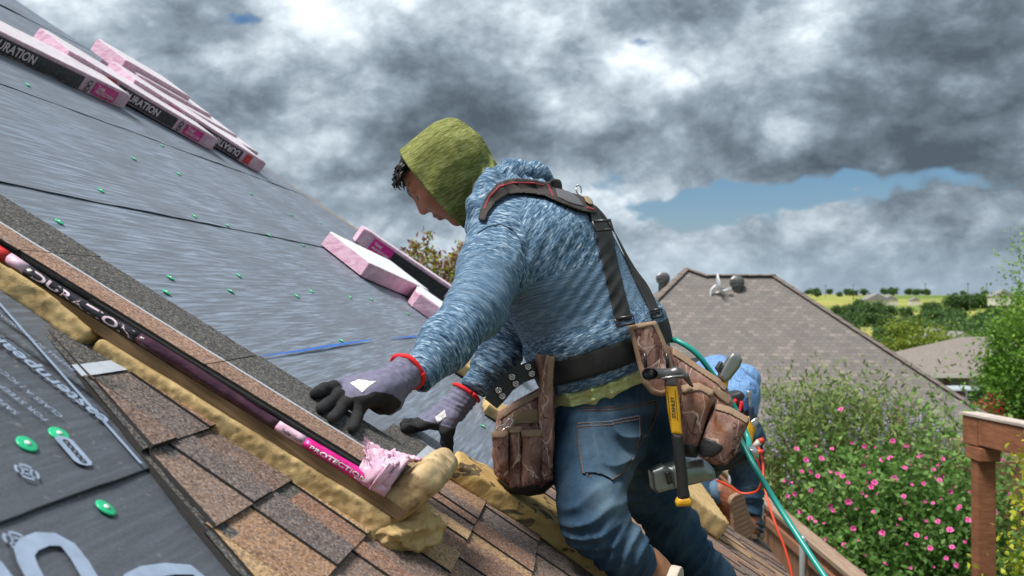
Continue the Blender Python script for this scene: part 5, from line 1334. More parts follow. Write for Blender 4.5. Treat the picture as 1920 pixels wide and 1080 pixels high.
def jeans_cut(p):
    d_ = jeans_fn(p)-jeans_folds(p)
    d_ = smax(d_, -.035-hemd(p), .004)
    c1 = (p-W(1205, 1064, 2.20))@((W(1205, 1064, 2.20)-W(1162, 1028, 2.14))/np.linalg.norm(W(1205, 1064, 2.20)-W(1162, 1028, 2.14)))
    d_ = np.maximum(d_, np.where(np.linalg.norm(p-W(1205, 1064, 2.20), axis=1) < .09, c1-.010, -1))
    return d_
def m_denim(g):
    p = g.coord(); t = g.attr('fade'); fd, sm, _ = g.xyz(t)
    n = g.noise(g.map(p, rot=(.2, .3, .1), scale=(30, 30, 6)), 3, 5, .7); n2 = g.noise(p, 11, 5, .6, .5); fine = g.noise(p, 520, 2, .6)
    c = g.mix(g.rng(n, .3, .7), (.007, .024, .054), (.020, .060, .115)); c = g.mix(g.math('MULTIPLY', fd, g.rng(n2, .25, .65)), c, (.17, .245, .30))
    c = g.mix(g.math('MULTIPLY', g.rng(fine, .5, .75), .18), c, (.12, .19, .27)); c = g.mix(sm, c, (.16, .21, .24))
    return {'Base Color': c, 'Roughness': .88, 'Specular IOR Level': .2, 'Normal': g.bump(g.math('ADD', fine, g.math('MULTIPLY', n2, 2.)), .3, .004)}
DENIM = material('worn_denim', m_denim)
def fade(V):
    u, v, y = uv_of(V); gs = lambda a, b, ra, rb: np.exp(-((u-a)/ra)**2-((v-b)/rb)**2)
    near = np.clip((2.60-y)/.12, 0, 1)
    f = near*(.85*gs(1150, 925, 45, 45)+.65*gs(1165, 765, 80, 14)+.45*gs(1190, 990, 20, 60)+.35*gs(1090, 800, 30, 60)+.3*gs(1130, 1020, 50, 20)+.3*gs(1225, 930, 25, 40)+.35*gs(1180, 860, 20, 60))+.2*gs(1290, 1010, 30, 60)
    f = np.maximum(f, .10+.10*vnoise(V*14, 3, 10, 1.))
    t = np.zeros((len(V), 3)); t[:, 0] = np.clip(f, 0, 1); return t
lo, hi = bounds([peL, peR, W(1108, 875, 2.24), W(1085, 1000, 2.12), W(1372, 1135, 2.77), W(1265, 1000, 2.66)], .125)
jeans = sdf_obj('jeans', jeans_cut, lo, hi, .0050, DENIM, worker, {'fade': fade})
PKT = [(1081, 792), (1140, 789), (1202, 777), (1203, 815), (1190, 862), (1176, 884), (1143, 905), (1120, 900), (1091, 888), (1083, 840)]
def fn(p):
    _, _, y = uv_of(p); return np.maximum(np.maximum(jeans_fn(p, .0045)-jeans_folds(p), -(jeans_fn(p, -.006)-jeans_folds(p))), np.maximum(cut(p, PKT), y-2.34))
pkt = sdf_obj('back_pocket', fn, W(1075, 915, 2.34)-(.02, .22, .01), W(1210, 768, 2.34)+(.02, .03, .02), .0026, DENIM, jeans, {'fade': lambda V: fade(V)+np.array((.12, 0, 0))})
THREAD = plain('copper_thread', (.20, .095, .045), .8, .25, 90)
def stitch(poly, name, parent, open_=False, lift=.0062, ymax=2.36, wd=.0011):
    pol = np.array(poly, float)
    def fn(p):
        u, v, y = uv_of(p)
        if open_:
            d2 = np.full(len(p), 1e9)
            for a_, b_ in zip(pol[:-1], pol[1:]):
                e_ = b_-a_; wx, wy = u-a_[0], v-a_[1]; t = np.clip((wx*e_[0]+wy*e_[1])/(e_@e_), 0, 1); d2 = np.minimum(d2, np.hypot(wx-t*e_[0], wy-t*e_[1]))
            d2 = d2*y/FPX
        else: d2 = np.abs(poly2(u, v, pol))*y/FPX
        dash = .0006*np.sin((u+v*.7)*1.3)
        return np.maximum(np.maximum(np.abs(jeans_fn(p, lift-.0015)-jeans_folds(p))-.0016, d2-wd-dash), y-ymax)
    mn, mx = pol.min(0), pol.max(0)
    lo = np.minimum(W(mn[0], mx[1], ymax), W(mn[0], mx[1], 2.1))-.015; hi = np.maximum(W(mx[0], mn[1], ymax), W(mx[0], mn[1], 2.1))+.015; lo[1] = 2.12; hi[1] = ymax+.01
    tag(sdf_obj(name, fn, lo, hi, .0019, THREAD, parent, margin=2.2), kind='stuff')
inset = lambda s: [(1142+(u-1142)*s, 838+(v-838)*s) for u, v in PKT]
stitch(inset(.955), 'stitching', pkt); stitch([(1084, 800), (1140, 797), (1201, 785)], 'stitching', pkt, True)
stitch([(1088, 764), (1140, 764), (1190, 758), (1232, 750)], 'stitching', jeans, True, .002); stitch([(1090, 769), (1140, 769), (1190, 763), (1230, 756)], 'stitching', jeans, True, .002)
stitch([(1231, 752), (1232, 775), (1222, 800), (1205, 825), (1195, 842)], 'stitching', jeans, True, .002, 2.42)
# ---- boots
TANL = plain('tan_boot_leather', (.22, .10, .045), .6, .3, 25, bump=.3)
SOLE = plain('pale_crepe_sole', (.50, .43, .36), .8, .18, 30, bump=.4)
def boot(heel, toe, sole_n, parent, mat=TANL, sm=SOLE, s=1., ankle=None):
    heel, toe, sole_n = (np.array(x, float) for x in (heel, toe, sole_n)); ax = toe-heel; L = np.linalg.norm(ax); ax /= L; sole_n = sole_n-ax*(sole_n@ax); sole_n /= np.linalg.norm(sole_n); sd_ = np.cross(ax, sole_n)
    A = np.array([ax, sd_, sole_n]); c = (heel+toe)/2
    def up_(p):
        q = (p-heel)@A.T
        d_ = smin(ell(q, (.035*s, 0, -.004), I3, (.055*s, .040*s, .048*s)), ell(q, (L*.62, 0, .006), I3, (L*.42, .048*s, .042*s)), .03)
        if ankle is not None: d_ = smin(d_, cone(p, heel+ax*.04, ankle, .050*s, .050*s), .03)
        return np.maximum(d_, q[:, 2]-.036*s)+.0012*vnoise(p*70, 4, 8, 1.)
    def so_(p):
        q = (p-heel)@A.T; x = q[:, 0]/L
        hw = s*(.036+.012*np.clip((x-.3)/.4, 0, 1)-.004*np.clip((.45-np.abs(x-.4))/.2, 0, 1)); r_ = .035*s
        d2 = np.hypot(np.maximum(np.abs(q[:, 0]-L*.47)-(L*.53-r_)+0*x, 0), np.maximum(np.abs(q[:, 1])-(hw-r_*.9), 0))-r_
        tread = .0018*(np.sin(q[:, 0]*300/s) > .3)*(np.abs(q[:, 1]) < .03*s)
        return np.maximum(d2, np.abs(q[:, 2]-.045*s)-.012*s+tread)
    lo, hi = bounds([heel, toe] + ([ankle] if ankle is not None else []), .09*s)
    u_ = sdf_obj('boot', up_, lo, hi, .004, mat, parent); sdf_obj('sole', so_, lo, hi, .0035, sm, u_)
    return u_
boot(W(1226, 1070, 2.19), W(1236, 1192, 2.28), (.66, -.62, .42), worker, ankle=W(1203, 1063, 2.20))
boot(W(1388, 1120, 2.80), W(1420, 1205, 2.86), (.80, -.45, .3), worker, ankle=W(1370, 1128, 2.77))
# ---- gloves
def m_glove(g):
    p = g.coord(); t = g.attr('coat', 'Fac'); n = g.noise(p, 90, 4, .6); k = g.noise(p, 900, 2)
    c = g.mix(g.rng(n, .3, .7), (.125, .120, .185), (.185, .18, .26)); c = g.mix(g.rng(t, .45, .55), c, g.mix(n, (.010, .010, .011), (.032, .031, .033)))
    return {'Base Color': c, 'Roughness': .8, 'Specular IOR Level': .25, 'Normal': g.bump(g.math('ADD', k, n), .4, .0025)}
GLOVE = material('knit_glove_black_coating', m_glove)
REDK = plain('red_knit_cuff', (.62, .012, .018), .8, .15, 60)
LABELW = plain('white_glove_label', (.72, .70, .72), .6, .05, 30)
ORANGE = plain('orange_print', (.55, .16, .05), .6, .1, 40)
def glove(wr, elb, kn, fingers, thumb, palm_n, parent, rings, patch, seed, heel=None, black=None):
    """kn: four knuckles, fingers: chains of points after each knuckle, thumb: chain"""
    fr = [.0124, .0124, .0120, .0112]
    ch = [[(k, .0165)]+[(q, r_*s) for q, s in zip(f, (1.0, .92, .80))] for k, f, r_ in zip(kn, fingers, fr)]
    th_ = [(q, r_) for q, r_ in zip(thumb, (.022, .0165, .0145, .012))]
    pn = np.array(palm_n, float); pn /= np.linalg.norm(pn); back = wr+(elb-wr)/np.linalg.norm(elb-wr)*.045
    def base(p):
        d_ = cone(p, back, wr, .0345, .0310)
        for i, k in enumerate(kn): d_ = smin(d_, cone(p, wr+(k-wr)*.15, k, .026, .0185), .014)
        d_ = smin(d_, cone(p, wr+(kn[0]-wr)*.5, wr+(kn[3]-wr)*.5, .024, .024), .012)
        if heel is not None: d_ = smin(d_, ell(p, heel, I3, (.034, .024, .026)), .015)
        return d_
    def fn(p):
        d_ = base(p)
        for c in ch: d_ = smin(d_, chain(p, c, .005), .004)
        d_ = smin(d_, chain(p, th_, .008), .010)
        ax = (back-wr)/np.linalg.norm(back-wr)
        wrk = .0010*np.sin((p-wr)@ax*520+1.5*vnoise(p*40, seed, 6, 1.))*np.clip(((p-wr)@ax+.03)/.03, 0, 1)
        return np.maximum(d_-wrk+.0008*vnoise(p*90, seed, 8, 1.), ((p-back)@ax)+.002)
    def coat(V):
        b = base(V); out = np.zeros(len(V))
        for c in ch:
            a_, b_ = c[0][0], c[1][0]; t = (V-a_)@(b_-a_)/((b_-a_)@(b_-a_)); dch = chain(V, c, .004)
            out = np.maximum(out, np.where(dch < b-.001, np.clip((t-.98+((V-a_)@pn)*12)/.12+.5, 0, 1), 0))
        dth = chain(V, th_, .006); t = (V-th_[1][0])@(th_[2][0]-th_[1][0])/((th_[2][0]-th_[1][0])@(th_[2][0]-th_[1][0]))
        out = np.maximum(out, np.where(dth < b-.001, np.clip((t-.25)/.2+.5, 0, 1), 0))
        mid = (wr+kn[0]+kn[3])/3; pl = (V-mid)@pn; along = (V-wr)@(mid-wr)/((mid-wr)@(mid-wr))
        und = np.clip((pl-.016)/.004+.5, 0, 1)*np.clip((along-.05)/.1, 0, 1)
        if black is not None: und = np.maximum(und*(along > .35), np.clip(.5-cut(V, black)/.003, 0, 1))
        return np.maximum(out, und)
    P_ = [back, wr, *kn, *[q for f in fingers for q in f], *thumb]; lo, hi = bounds(P_, .05)
    o = sdf_obj('glove', fn, lo, hi, .0021, GLOVE, parent, {'coat': coat})
    ax = (back-wr)/np.linalg.norm(back-wr); u_ = np.cross(ax, (0, 0, 1)); u_ /= np.linalg.norm(u_); v_ = np.cross(ax, u_)
    m = MB(); ring = [back-ax*.001+(.0350+.0012*math.sin(5*t))*(math.cos(t)*u_+math.sin(t)*v_) for t in np.linspace(0, 2*math.pi, 33)]; m.tube(ring, .0052, 8); m.build('cuff', REDK, o, True)
    def pf(q):
        _, _, y = uv_of(q); return np.maximum(np.abs(fn(q)-.0006)-.0008, np.maximum(cut(q, patch), y-(kn[1]-CAM)[1]-.03))
    pm = np.array(patch, float); dd = (kn[1]-CAM)[1]
    lo = np.minimum.reduce([W(u, v, dd+s) for u, v in patch for s in (-.09, .06)])-.006; hi = np.maximum.reduce([W(u, v, dd+s) for u, v in patch for s in (-.09, .06)])+.006
    lb = sdf_obj('label_patch', pf, lo, hi, .0016, LABELW, o, margin=2.)
    return o
hs = lambda u, v, e=.0105: RW(u, v, float(hst(RP(u, v, .09)[1]))+e)
kL = [W(646, 725, 1.84), W(654, 733, 1.815), W(667, 741, 1.795), W(684, 746, 1.78)]
fL = [[W(627, 726, 1.80), W(607, 730, 1.785), hs(591, 738)], [W(636, 740, 1.79), W(620, 752, 1.78), hs(603, 766)], [W(652, 754, 1.78), W(638, 768, 1.77), hs(624, 784)], [W(676, 764, 1.775), W(669, 783, 1.765), hs(661, 803)]]
glove(W(738, 720, 1.845), elL, kL, fL, [W(722, 732, 1.875), W(697, 745, 1.880), W(680, 752, 1.875), W(665, 762, 1.865)], (.12, -.18, -.97), worker, None, [(655, 718), (672, 711), (707, 715), (693, 724), (680, 737)], 3, W(722, 752, 1.84), [(668, 752), (684, 742), (700, 734), (722, 736), (742, 744), (753, 754), (750, 764), (738, 774), (700, 785), (672, 785)])
hr_ = lambda u, v, e=.020: RW(u, v, e)
kR = [W(816, 792, 2.385), W(809, 789, 2.41), W(804, 788, 2.432), W(801, 789, 2.452)]
fR = [[W(795, 797, 2.385), W(775, 802, 2.39), hr_(758, 803)], [W(790, 793, 2.41), W(772, 797, 2.41), hr_(757, 796)], [W(786, 792, 2.43), W(770, 794, 2.43), hr_(760, 792)], [W(786, 793, 2.45), W(774, 794, 2.45), hr_(766, 792)]]
glove(W(856, 764, 2.40), elR+(wrR-elR)*.0, kR, fR, [W(846, 782, 2.375), W(838, 808, 2.37), W(838, 828, 2.38), hr_(841, 847)], (-.25, -.1, -1.), worker, None, [(815, 782), (834, 768), (838, 782), (820, 794)], 5)
# ================================================================ tool belt and tools
def m_camo(g):
    p = g.coord(); n = g.noise(p, 9, 5, .6, .8); n2 = g.noise(g.map(p, scale=(1, 1, .5)), 34, 5, .65, .8)
    br = g.vor(g.vmath('ADD', g.map(p, rot=(.4, .9, .3), scale=(1, 1, .42)), g.scale(g.noise(p, 14, 3, .5, 0, 1), .05)), 17, 'DISTANCE_TO_EDGE')
    br2 = g.vor(g.vmath('ADD', g.map(p, rot=(.1, .2, .8), scale=(1.3, 1, .5)), g.scale(g.noise(p, 22, 3, .5, 0, 1), .05)), 26, 'DISTANCE_TO_EDGE')
    c = g.ramp(n, [(.34, (.080, .036, .030)), (.44, (.175, .088, .072)), (.55, (.30, .175, .145)), (.66, (.24, .105, .055))])
    c = g.mix(g.math('MULTIPLY', g.rng(n2, .54, .66), .8), c, (.05, .024, .022)); c = g.mix(g.math('MULTIPLY', g.rng(n2, .45, .36), .6), c, (.40, .28, .235))
    c = g.mix(g.math('MULTIPLY', g.rng(br, .022, .008), g.rng(n, .42, .5)), c, (.52, .39, .33)); c = g.mix(g.math('MULTIPLY', g.rng(br2, .030, .012), g.rng(n, .56, .50)), c, (.050, .022, .020))
    return {'Base Color': c, 'Roughness': .85, 'Specular IOR Level': .2, 'Normal': g.bump(g.math('ADD', g.noise(p, 700, 2), g.math('MULTIPLY', g.noise(p, 25, 4), 3.)), .4, .004)}
CAMO = material('brown_camouflage_canvas', m_camo)
BIND = plain('tan_binding_tape', (.25, .165, .105), .85, .25, 120, bump=.3)
def m_web(g):
    p = g.coord(); x, y, z = g.xyz(p)
    n = g.n('ShaderNodeTexWave', {'Vector': g.map(p, rot=(0, .3, 0)), 'Scale': 160., 'Distortion': 2., 'Detail': 2.}, wave_type='BANDS', bands_direction='Z').outputs[1]
    k = g.noise(p, 40, 4)
    return {'Base Color': g.mix(g.math('MULTIPLY', n, k), (.008, .008, .009), (.050, .050, .052)), 'Roughness': .75, 'Specular IOR Level': .35, 'Normal': g.bump(n, .5, .002)}
WEB = material('black_webbing', m_web)
RUBBER = plain('black_reinforcement', (.014, .014, .015), .55, .4, 60, bump=.5)
STEELB = plain('polished_steel', (.50, .50, .50), .25, .15, 40, .9)
IX, IY, IZ = (np.array(q, float) for q in ((1, 0, 0), (0, 1, 0), (0, 0, 1)))
def px_slab(poly, d, half, r, tilt=0., bulge=0., seed=0, wob=.0015):
    """cloth pocket: an outline at depth d with its own thickness; tilt turns it about the upright axis"""
    pts = np.array([W(u, v, d) for u, v in poly]); o = pts.mean(0); ax = np.array((math.cos(tilt), math.sin(tilt), 0)); az_ = np.array((-math.sin(tilt), math.cos(tilt), 0))
    pl = np.stack([(pts-o)[:, 0]/math.cos(tilt), (pts-o)[:, 2]], 1)
    def f(p):
        q = p-o; x, y, z = q@ax, q[:, 2], q@az_; d2 = poly2(x, y, pl)
        hf = half+bulge*np.clip(-d2/.04, 0, 1)**.6
        e2 = d2+r; dz = np.abs(z)-hf+r
        return np.minimum(np.maximum(e2, dz), 0)+np.hypot(np.maximum(e2, 0), np.maximum(dz, 0))-r+wob*vnoise(p*28, seed, 8, 1.)
    f.dm = d
    lo, hi = bounds(pts, half+bulge+.02); lo[1] -= half; hi[1] += half
    return f, lo, hi
def px_part(name, poly, d, half, r, mat, parent, tilt=0., bulge=0., res=.0032, seed=0, wob=.0015):
    f, lo, hi = px_slab(poly, d, half, r, tilt, bulge, seed, wob); return sdf_obj(name, f, lo, hi, res, mat, parent), f, lo, hi
def trim(name, f, lo, hi, poly, mat, parent, lift=.003, res=.0028, ymax=None):
    ymax = f.dm if ymax is None else ymax
    def fn(p): _, _, y = uv_of(p); return np.maximum(np.maximum(f(p)-lift, -(f(p)+.003)), np.maximum(cut(p, poly), y-ymax))
    return sdf_obj(name, fn, lo-.006, hi+.006, res, mat, parent, margin=2.)
belt = thing('tool_belt', 'camouflage tool belt with black waist band and pouches on the kneeling worker', 'tool belt', waL*.5+waR*.5)
def surf(p): return hoodie_fn(p)
# waist band
def fn(p):
    hd = hemd(p)+.054; o = torso(p, .013); return smax(np.maximum(o, -(torso(p, .001))), np.abs(hd)-.0285, .003)
lo, hi = bounds([waL, waR, peL, peR], .17)
sdf_obj('waist_band', fn, lo, hi, .0040, WEB, belt)
# suspenders: padded yoke and two webbing straps, each cut to shape on the back
sus = thing('suspenders', 'black padded suspenders with red stitching over the blue hoodie', 'suspenders', chL*.5+chR*.5)
def on_back(name, poly, mat, th_, ymax, parent=sus, res=.0032, inset=.004, base=hoodie_fn, dy=.34):
    def fn(p):
        _, _, y = uv_of(p); b = base(p); return np.maximum(smax(b-th_, cut(p, poly), .004), np.maximum(-(b+inset), y-ymax))
    pts = [W(u, v, ymax-s) for u, v in poly for s in (0, dy)]; lo, hi = bounds(pts, .01)
    return sdf_obj(name, fn, lo, hi, res, mat, parent, margin=2.)
def m_mesh(g):
    p = g.coord(); n = g.vor(p, 420, 'F1', 'Distance'); k = g.noise(p, 30, 4)
    return {'Base Color': g.mix(g.rng(n, .2, .6), g.mix(k, (.05, .035, .03), (.09, .065, .055)), (.012, .010, .010)), 'Roughness': .8, 'Normal': g.bump(n, -.5, .002)}
MESHP = material('padded_mesh', m_mesh)
PADP = [(896, 412), (901, 392), (913, 365), (933, 342), (960, 334), (1000, 336), (1025, 342), (1040, 335), (1063, 338), (1083, 357), (1100, 368), (1117, 388), (1119, 401), (1103, 399), (1083, 394), (1053, 382), (1020, 367), (983, 362), (953, 365), (930, 380), (915, 400), (910, 415)]
pp = on_back('shoulder_pad', PADP, MESHP, .011, 2.46)
REDT = plain('red_stitching', (.24, .02, .03), .7, .2, 60)
on_back('red_trim', [(905, 392), (916, 368), (935, 347), (962, 340), (1000, 341), (1022, 346), (1022, 350), (998, 346), (963, 345), (938, 352), (920, 371), (909, 394)], REDT, .0128, 2.46, res=.0024)
on_back('red_trim', [(1024, 344), (1030, 346), (1040, 368), (1036, 369)], REDT, .0128, 2.46, res=.0024)
on_back('red_trim', [(1100, 386), (1116, 391), (1115, 396), (1099, 391)], REDT, .0128, 2.46, res=.0024)
on_back('yoke_panel', [(1040, 352), (1065, 356), (1086, 372), (1096, 388), (1070, 382), (1046, 370)], plain('grey_yoke_patch', (.09, .085, .09), .5, .25, 40), .0135, 2.46, res=.0028)
on_back('back_strap', [(1100, 388), (1108, 410), (1117, 437), (1133, 510), (1147, 575), (1153, 604), (1186, 598), (1175, 560), (1158, 490), (1149, 437), (1138, 412), (1118, 388)], WEB, .0075, 2.50)
on_back('back_strap', [(1112, 386), (1132, 412), (1152, 437), (1170, 478), (1190, 525), (1214, 574), (1221, 592), (1239, 586), (1226, 556), (1203, 508), (1178, 452), (1155, 415), (1135, 392), (1118, 378)], WEB, .0085, 2.66, dy=.45)
def loop_px(name, uv, d, r_, mat, parent, closed=True):
    pts = [W(u, v, d) for u, v in uv]; m = MB(); m.tube(pts+([pts[0]] if closed else []), r_, 6); return m.build(name, mat, parent, True)
DKST = plain('dark_steel', (.06, .06, .065), .35, .2, 40, .7)
def front_d(u, v, d0=2.0, d1=2.8, f=hoodie_fn):
    ds = np.linspace(d0, d1, 161); pts = np.array([W(u, v, d) for d in ds]); k = np.argmax(f(pts) < 0); return ds[k]
for (q, nm) in (([(1111, 415), (1144, 413), (1150, 430), (1117, 433)], 'slider_buckle'), ([(1153, 598), (1187, 592), (1190, 606), (1157, 612)], 'strap_clip'), ([(1219, 583), (1240, 579), (1243, 592), (1224, 597)], 'strap_clip')):
    d = min(front_d(u, v) for u, v in q)-.012; loop_px(nm, q, d, .0035, DKST, sus)
loop_px('strap_clip', [(1172, 608), (1176, 622), (1182, 634)], 2.20, .004, DKST, sus, False)
loop_px('key_ring', [(1080, 352), (1084, 346), (1089, 350), (1090, 360), (1086, 366), (1081, 360)], front_d(1080, 372)-.01, .0018, STEELB, sus)
on_back('brass_badge', [(1094, 368), (1102, 366), (1110, 374), (1113, 384), (1106, 384), (1098, 378)], plain('tan_badge', (.28, .20, .10), .5, .2, 60), .0165, 2.5, res=.0026)
# belt tail with eyelets hanging free
tl = [(1008, 690), (975, 702), (950, 720), (932, 742), (920, 757)]; dl = [2.20, 2.185, 2.175, 2.17, 2.165]
m = MB(); wv = []
for i, ((u, v), d) in enumerate(zip(tl, dl)):
    j0, j1 = max(i-1, 0), min(i+1, 4); t = np.array(tl[j1], float)-np.array(tl[j0]); t /= np.linalg.norm(t); n_ = np.array((-t[1], t[0]))*(17 if i < 4 else 15)
    wv.append([W(u+n_[0]*s, v+n_[1]*s, d+e) for s, e in ((-1, 0), (1, -.004), (1, 0), (-1, .004))])
V = [q for r_ in wv for q in r_]; F = [(4*i+j, 4*i+(j+1) % 4, 4*i+4+(j+1) % 4, 4*i+4+j) for i in range(4) for j in range(4)]+[(0, 1, 2, 3), (19, 18, 17, 16)]
bt = m.add(V, F).build('belt_tail', RUBBER, belt)
sb = bt.modifiers.new('smooth', 'SUBSURF'); sb.levels = sb.render_levels = 1; sb.subdivision_type = 'SIMPLE'
for (u, v, d) in ((990, 688, 2.188), (997, 701, 2.188), (960, 707, 2.174), (967, 720, 2.174), (935, 732, 2.165), (942, 743, 2.165)):
    c = W(u, v, d); m = MB(); m.tube([c+.0055*np.array((math.cos(t), -.1*math.cos(t), math.sin(t))) for t in np.linspace(0, 6.2832, 17)], .0022, 6); m.lathe([(.004, -.001), (.004, .001)], c, (0, 1, 0), 10); m.build('eyelet', STEELB, bt, True)
# ---- left pouch
LP = px_part('pouch_bag', [(938, 774), (962, 757), (1013, 731), (1035, 728), (1035, 902), (1013, 922), (985, 926), (952, 915), (931, 888), (926, 850), (932, 805)], 2.245, .042, .022, CAMO, belt, .25, .012, seed=2)
o, f, lo, hi = px_part('hanger_strap', [(1003, 663), (1040, 667), (1037, 720), (1036, 880), (1030, 900), (1012, 915), (1010, 800), (1012, 720)], 2.195, .010, .006, CAMO, belt, .2, .006, seed=3)
trim('binding', f, lo, hi, [(1027, 668), (1040, 668), (1036, 720), (1020, 745), (1024, 720)], BIND, belt)
_, f, lo, hi = LP
trim('binding', f, lo, hi, [(936, 777), (962, 758), (1014, 730), (1014, 742), (964, 769), (938, 788)], BIND, belt, .0045)
trim('webbing_band', f, lo, hi, [(961, 771), (1014, 766), (1014, 793), (963, 796)], plain('tan_webbing', (.215, .145, .085), .85, .2, 150, bump=.3), belt, .005)
trim('black_base', f, lo, hi, [(920, 892), (950, 905), (975, 915), (1012, 908), (1040, 898), (1040, 935), (980, 935), (920, 920)], RUBBER, belt, .003)
for k, (q, hf) in enumerate((([(953, 803), (977, 800), (977, 910), (956, 914)], .014), ([(979, 809), (1013, 808), (1012, 905), (977, 912)], .016), ([(924, 812), (951, 808), (953, 880), (945, 895), (931, 880), (925, 850)], .016))):
    o, f, lo, hi = px_part('pocket', q, 2.178-.004*k, hf, .010, CAMO, belt, .2, .008, .0028, 10+k)
    u0, u1, v0 = q[0][0], q[1][0], q[0][1]
    trim('binding', f, lo, hi, [(u0-2, v0-3), (u1+2, q[1][1]-3), (u1+2, q[1][1]+11), (u0-2, v0+11)], BIND, o, .0035)
loop_px('snap_hook', [(958, 783), (962, 790), (957, 800), (948, 802), (940, 810), (931, 806), (936, 799), (946, 797), (952, 788)], 2.165, .0022, STEELB, belt)
# ---- right pouches
o, f, lo, hi = px_part('hammer_flap', [(1179, 611), (1229, 603), (1241, 628), (1254, 662), (1264, 700), (1266, 733), (1242, 742), (1222, 738), (1207, 720), (1196, 680), (1189, 650)], 2.185, .008, .006, CAMO, belt, -.1, .004, .0028, 21)
FL = [(1179, 611), (1229, 603), (1241, 628), (1254, 662), (1264, 700), (1266, 733), (1242, 742), (1222, 738), (1207, 720), (1196, 680), (1189, 650)]
inn = [(1188, 618), (1225, 611), (1235, 632), (1247, 664), (1256, 700), (1257, 726), (1240, 733), (1227, 729), (1215, 714), (1204, 678), (1197, 650)]
def fn(p): return np.maximum(np.maximum(f(p)-.003, -(f(p)+.003)), np.maximum(cut(p, FL)-.002, -cut(p, inn)))
sdf_obj('binding', fn, lo-.006, hi+.006, .0028, BIND, o, margin=2.)
for u0 in (1209, 1250): loop_px('hammer_bracket', [(u0, 663), (u0+1, 676), (u0+2, 690)], 2.166, .004, DKST, o, False)
o, f, lo, hi = px_part('pouch_bag', [(1238, 640), (1262, 652), (1286, 671), (1346, 711), (1360, 727), (1371, 751), (1362, 790), (1340, 830), (1300, 845), (1272, 800), (1262, 740), (1252, 690)], 2.27, .040, .02, CAMO, belt, -.25, .01, .0036, 22)
trim('binding', f, lo, hi, [(1262, 650), (1288, 669), (1348, 709), (1364, 727), (1358, 733), (1343, 719), (1284, 680), (1260, 664)], BIND, o, .004)
trim('binding', f, lo, hi, [(1338, 722), (1362, 738), (1372, 752), (1366, 760), (1352, 750), (1335, 735)], BIND, o, .005)
o, f, lo, hi = px_part('pocket', [(1278, 726), (1310, 720), (1335, 733), (1337, 750), (1322, 792), (1309, 830), (1304, 853), (1280, 851), (1274, 800)], 2.20, .026, .014, CAMO, belt, -.15, .010, .0030, 23)
trim('binding', f, lo, hi, [(1276, 722), (1310, 716), (1338, 730), (1338, 746), (1312, 732), (1279, 738)], BIND, o, .004)
trim('black_base', f, lo, hi, [(1272, 828), (1290, 832), (1310, 838), (1308, 860), (1272, 858)], RUBBER, o, .003)
o, f, lo, hi = px_part('pocket', [(1342, 758), (1368, 766), (1402, 786), (1392, 812), (1378, 848), (1360, 869), (1338, 872), (1312, 855), (1309, 832), (1326, 796)], 2.195, .030, .016, CAMO, belt, -.15, .012, .0030, 24)
trim('binding', f, lo, hi, [(1340, 755), (1370, 762), (1405, 783), (1401, 795), (1368, 776), (1340, 768)], BIND, o, .0042)
trim('black_patch', f, lo, hi, [(1320, 820), (1342, 828), (1356, 837), (1352, 848), (1336, 858), (1318, 856), (1310, 848), (1312, 832)], RUBBER, o, .0045, ymax=2.195)
# ---- hammer
YEL = plain('yellow_hammer_paint', (.62, .33, .012), .4, .22, 40); GRIP = plain('black_rubber_grip', (.014, .014, .015), .6, .3, 50, bump=.3)
ham = thing('hammer', 'claw hammer with yellow and black handle hanging from the tool belt', 'hammer', W(1282, 944, 2.17))
HD = 2.145
o, f, lo, hi = px_part('handle', [(1246, 722), (1269, 722), (1274, 760), (1279, 815), (1259, 813), (1252, 770)], HD, .011, .006, YEL, ham, 0, 0, .0022, 31, .0003)
px_part('grip', [(1259, 811), (1279, 813), (1284, 850), (1289, 900), (1292, 935), (1271, 938), (1268, 890), (1263, 850)], HD, .014, .010, GRIP, ham, 0, 0, .0024, 32, .0003)
px_part('butt', [(1270, 933), (1290, 930), (1296, 938), (1295, 947), (1268, 949), (1266, 941)], HD, .015, .007, YEL, ham, 0, 0, .0022, 33, .0003)
HST = plain('worn_hammer_steel', (.16, .15, .15), .38, .35, 60, .85)
c0 = W(1222, 700, HD-.010); c1 = W(1250, 702, HD); c2 = W(1268, 698, HD); c3 = W(1285, 705, HD+.006); c4 = W(1297, 724, HD+.012)
def fn(p):
    d_ = smin(cone(p, c0+(.002, 0, 0), c1, .0115, .0115), cone(p, c1, c2, .0125, .0115), .006)
    face = cone(p, W(1215, 701, HD-.014), W(1221, 700, HD-.011), .0135, .0135); claws = np.minimum(chain(p, [(c2, .011), (c3+(0, -.007, 0), .0065), (c4+(0, -.010, 0), .0025)], .004), chain(p, [(c2, .011), (c3+(0, .010, 0), .0065), (c4+(0, .013, 0), .0025)], .004))
    return smin(smin(d_, face, .004), claws, .006)
sdf_obj('head', fn, W(1205, 735, HD)-.02, W(1305, 685, HD)+.02, .0022, HST, ham)
px_part('socket', [(1247, 705), (1268, 705), (1269, 724), (1246, 724)], HD, .010, .004, HST, ham, 0, 0, .0024, 34, .0002)
loop_px('nail_slot_rail', [(1238, 710), (1262, 706), (1281, 704)], HD-.016, .0022, STEELB, ham, False)
BLKP = plain('black_print', (.02, .018, .015), .5, .2, 40)
v, f_ = text_mesh('STANLEY', .012, .0003); v = v-v.min(0); s = .046/v[:, 0].max(); a0, a1 = W(1266, 782, HD), W(1262, 737, HD); ax = (a1-a0)/np.linalg.norm(a1-a0); ay = np.array((-ax[2], 0, ax[0])); q = a0+np.outer(v[:, 0]*s, ax)+np.outer(v[:, 1]*s, ay); q[:, 1] = HD+(CAM[1])-.0125
q[:, 1] = (a0[1]-.0118); obj('printed_text', q, f_, BLKP, ham)
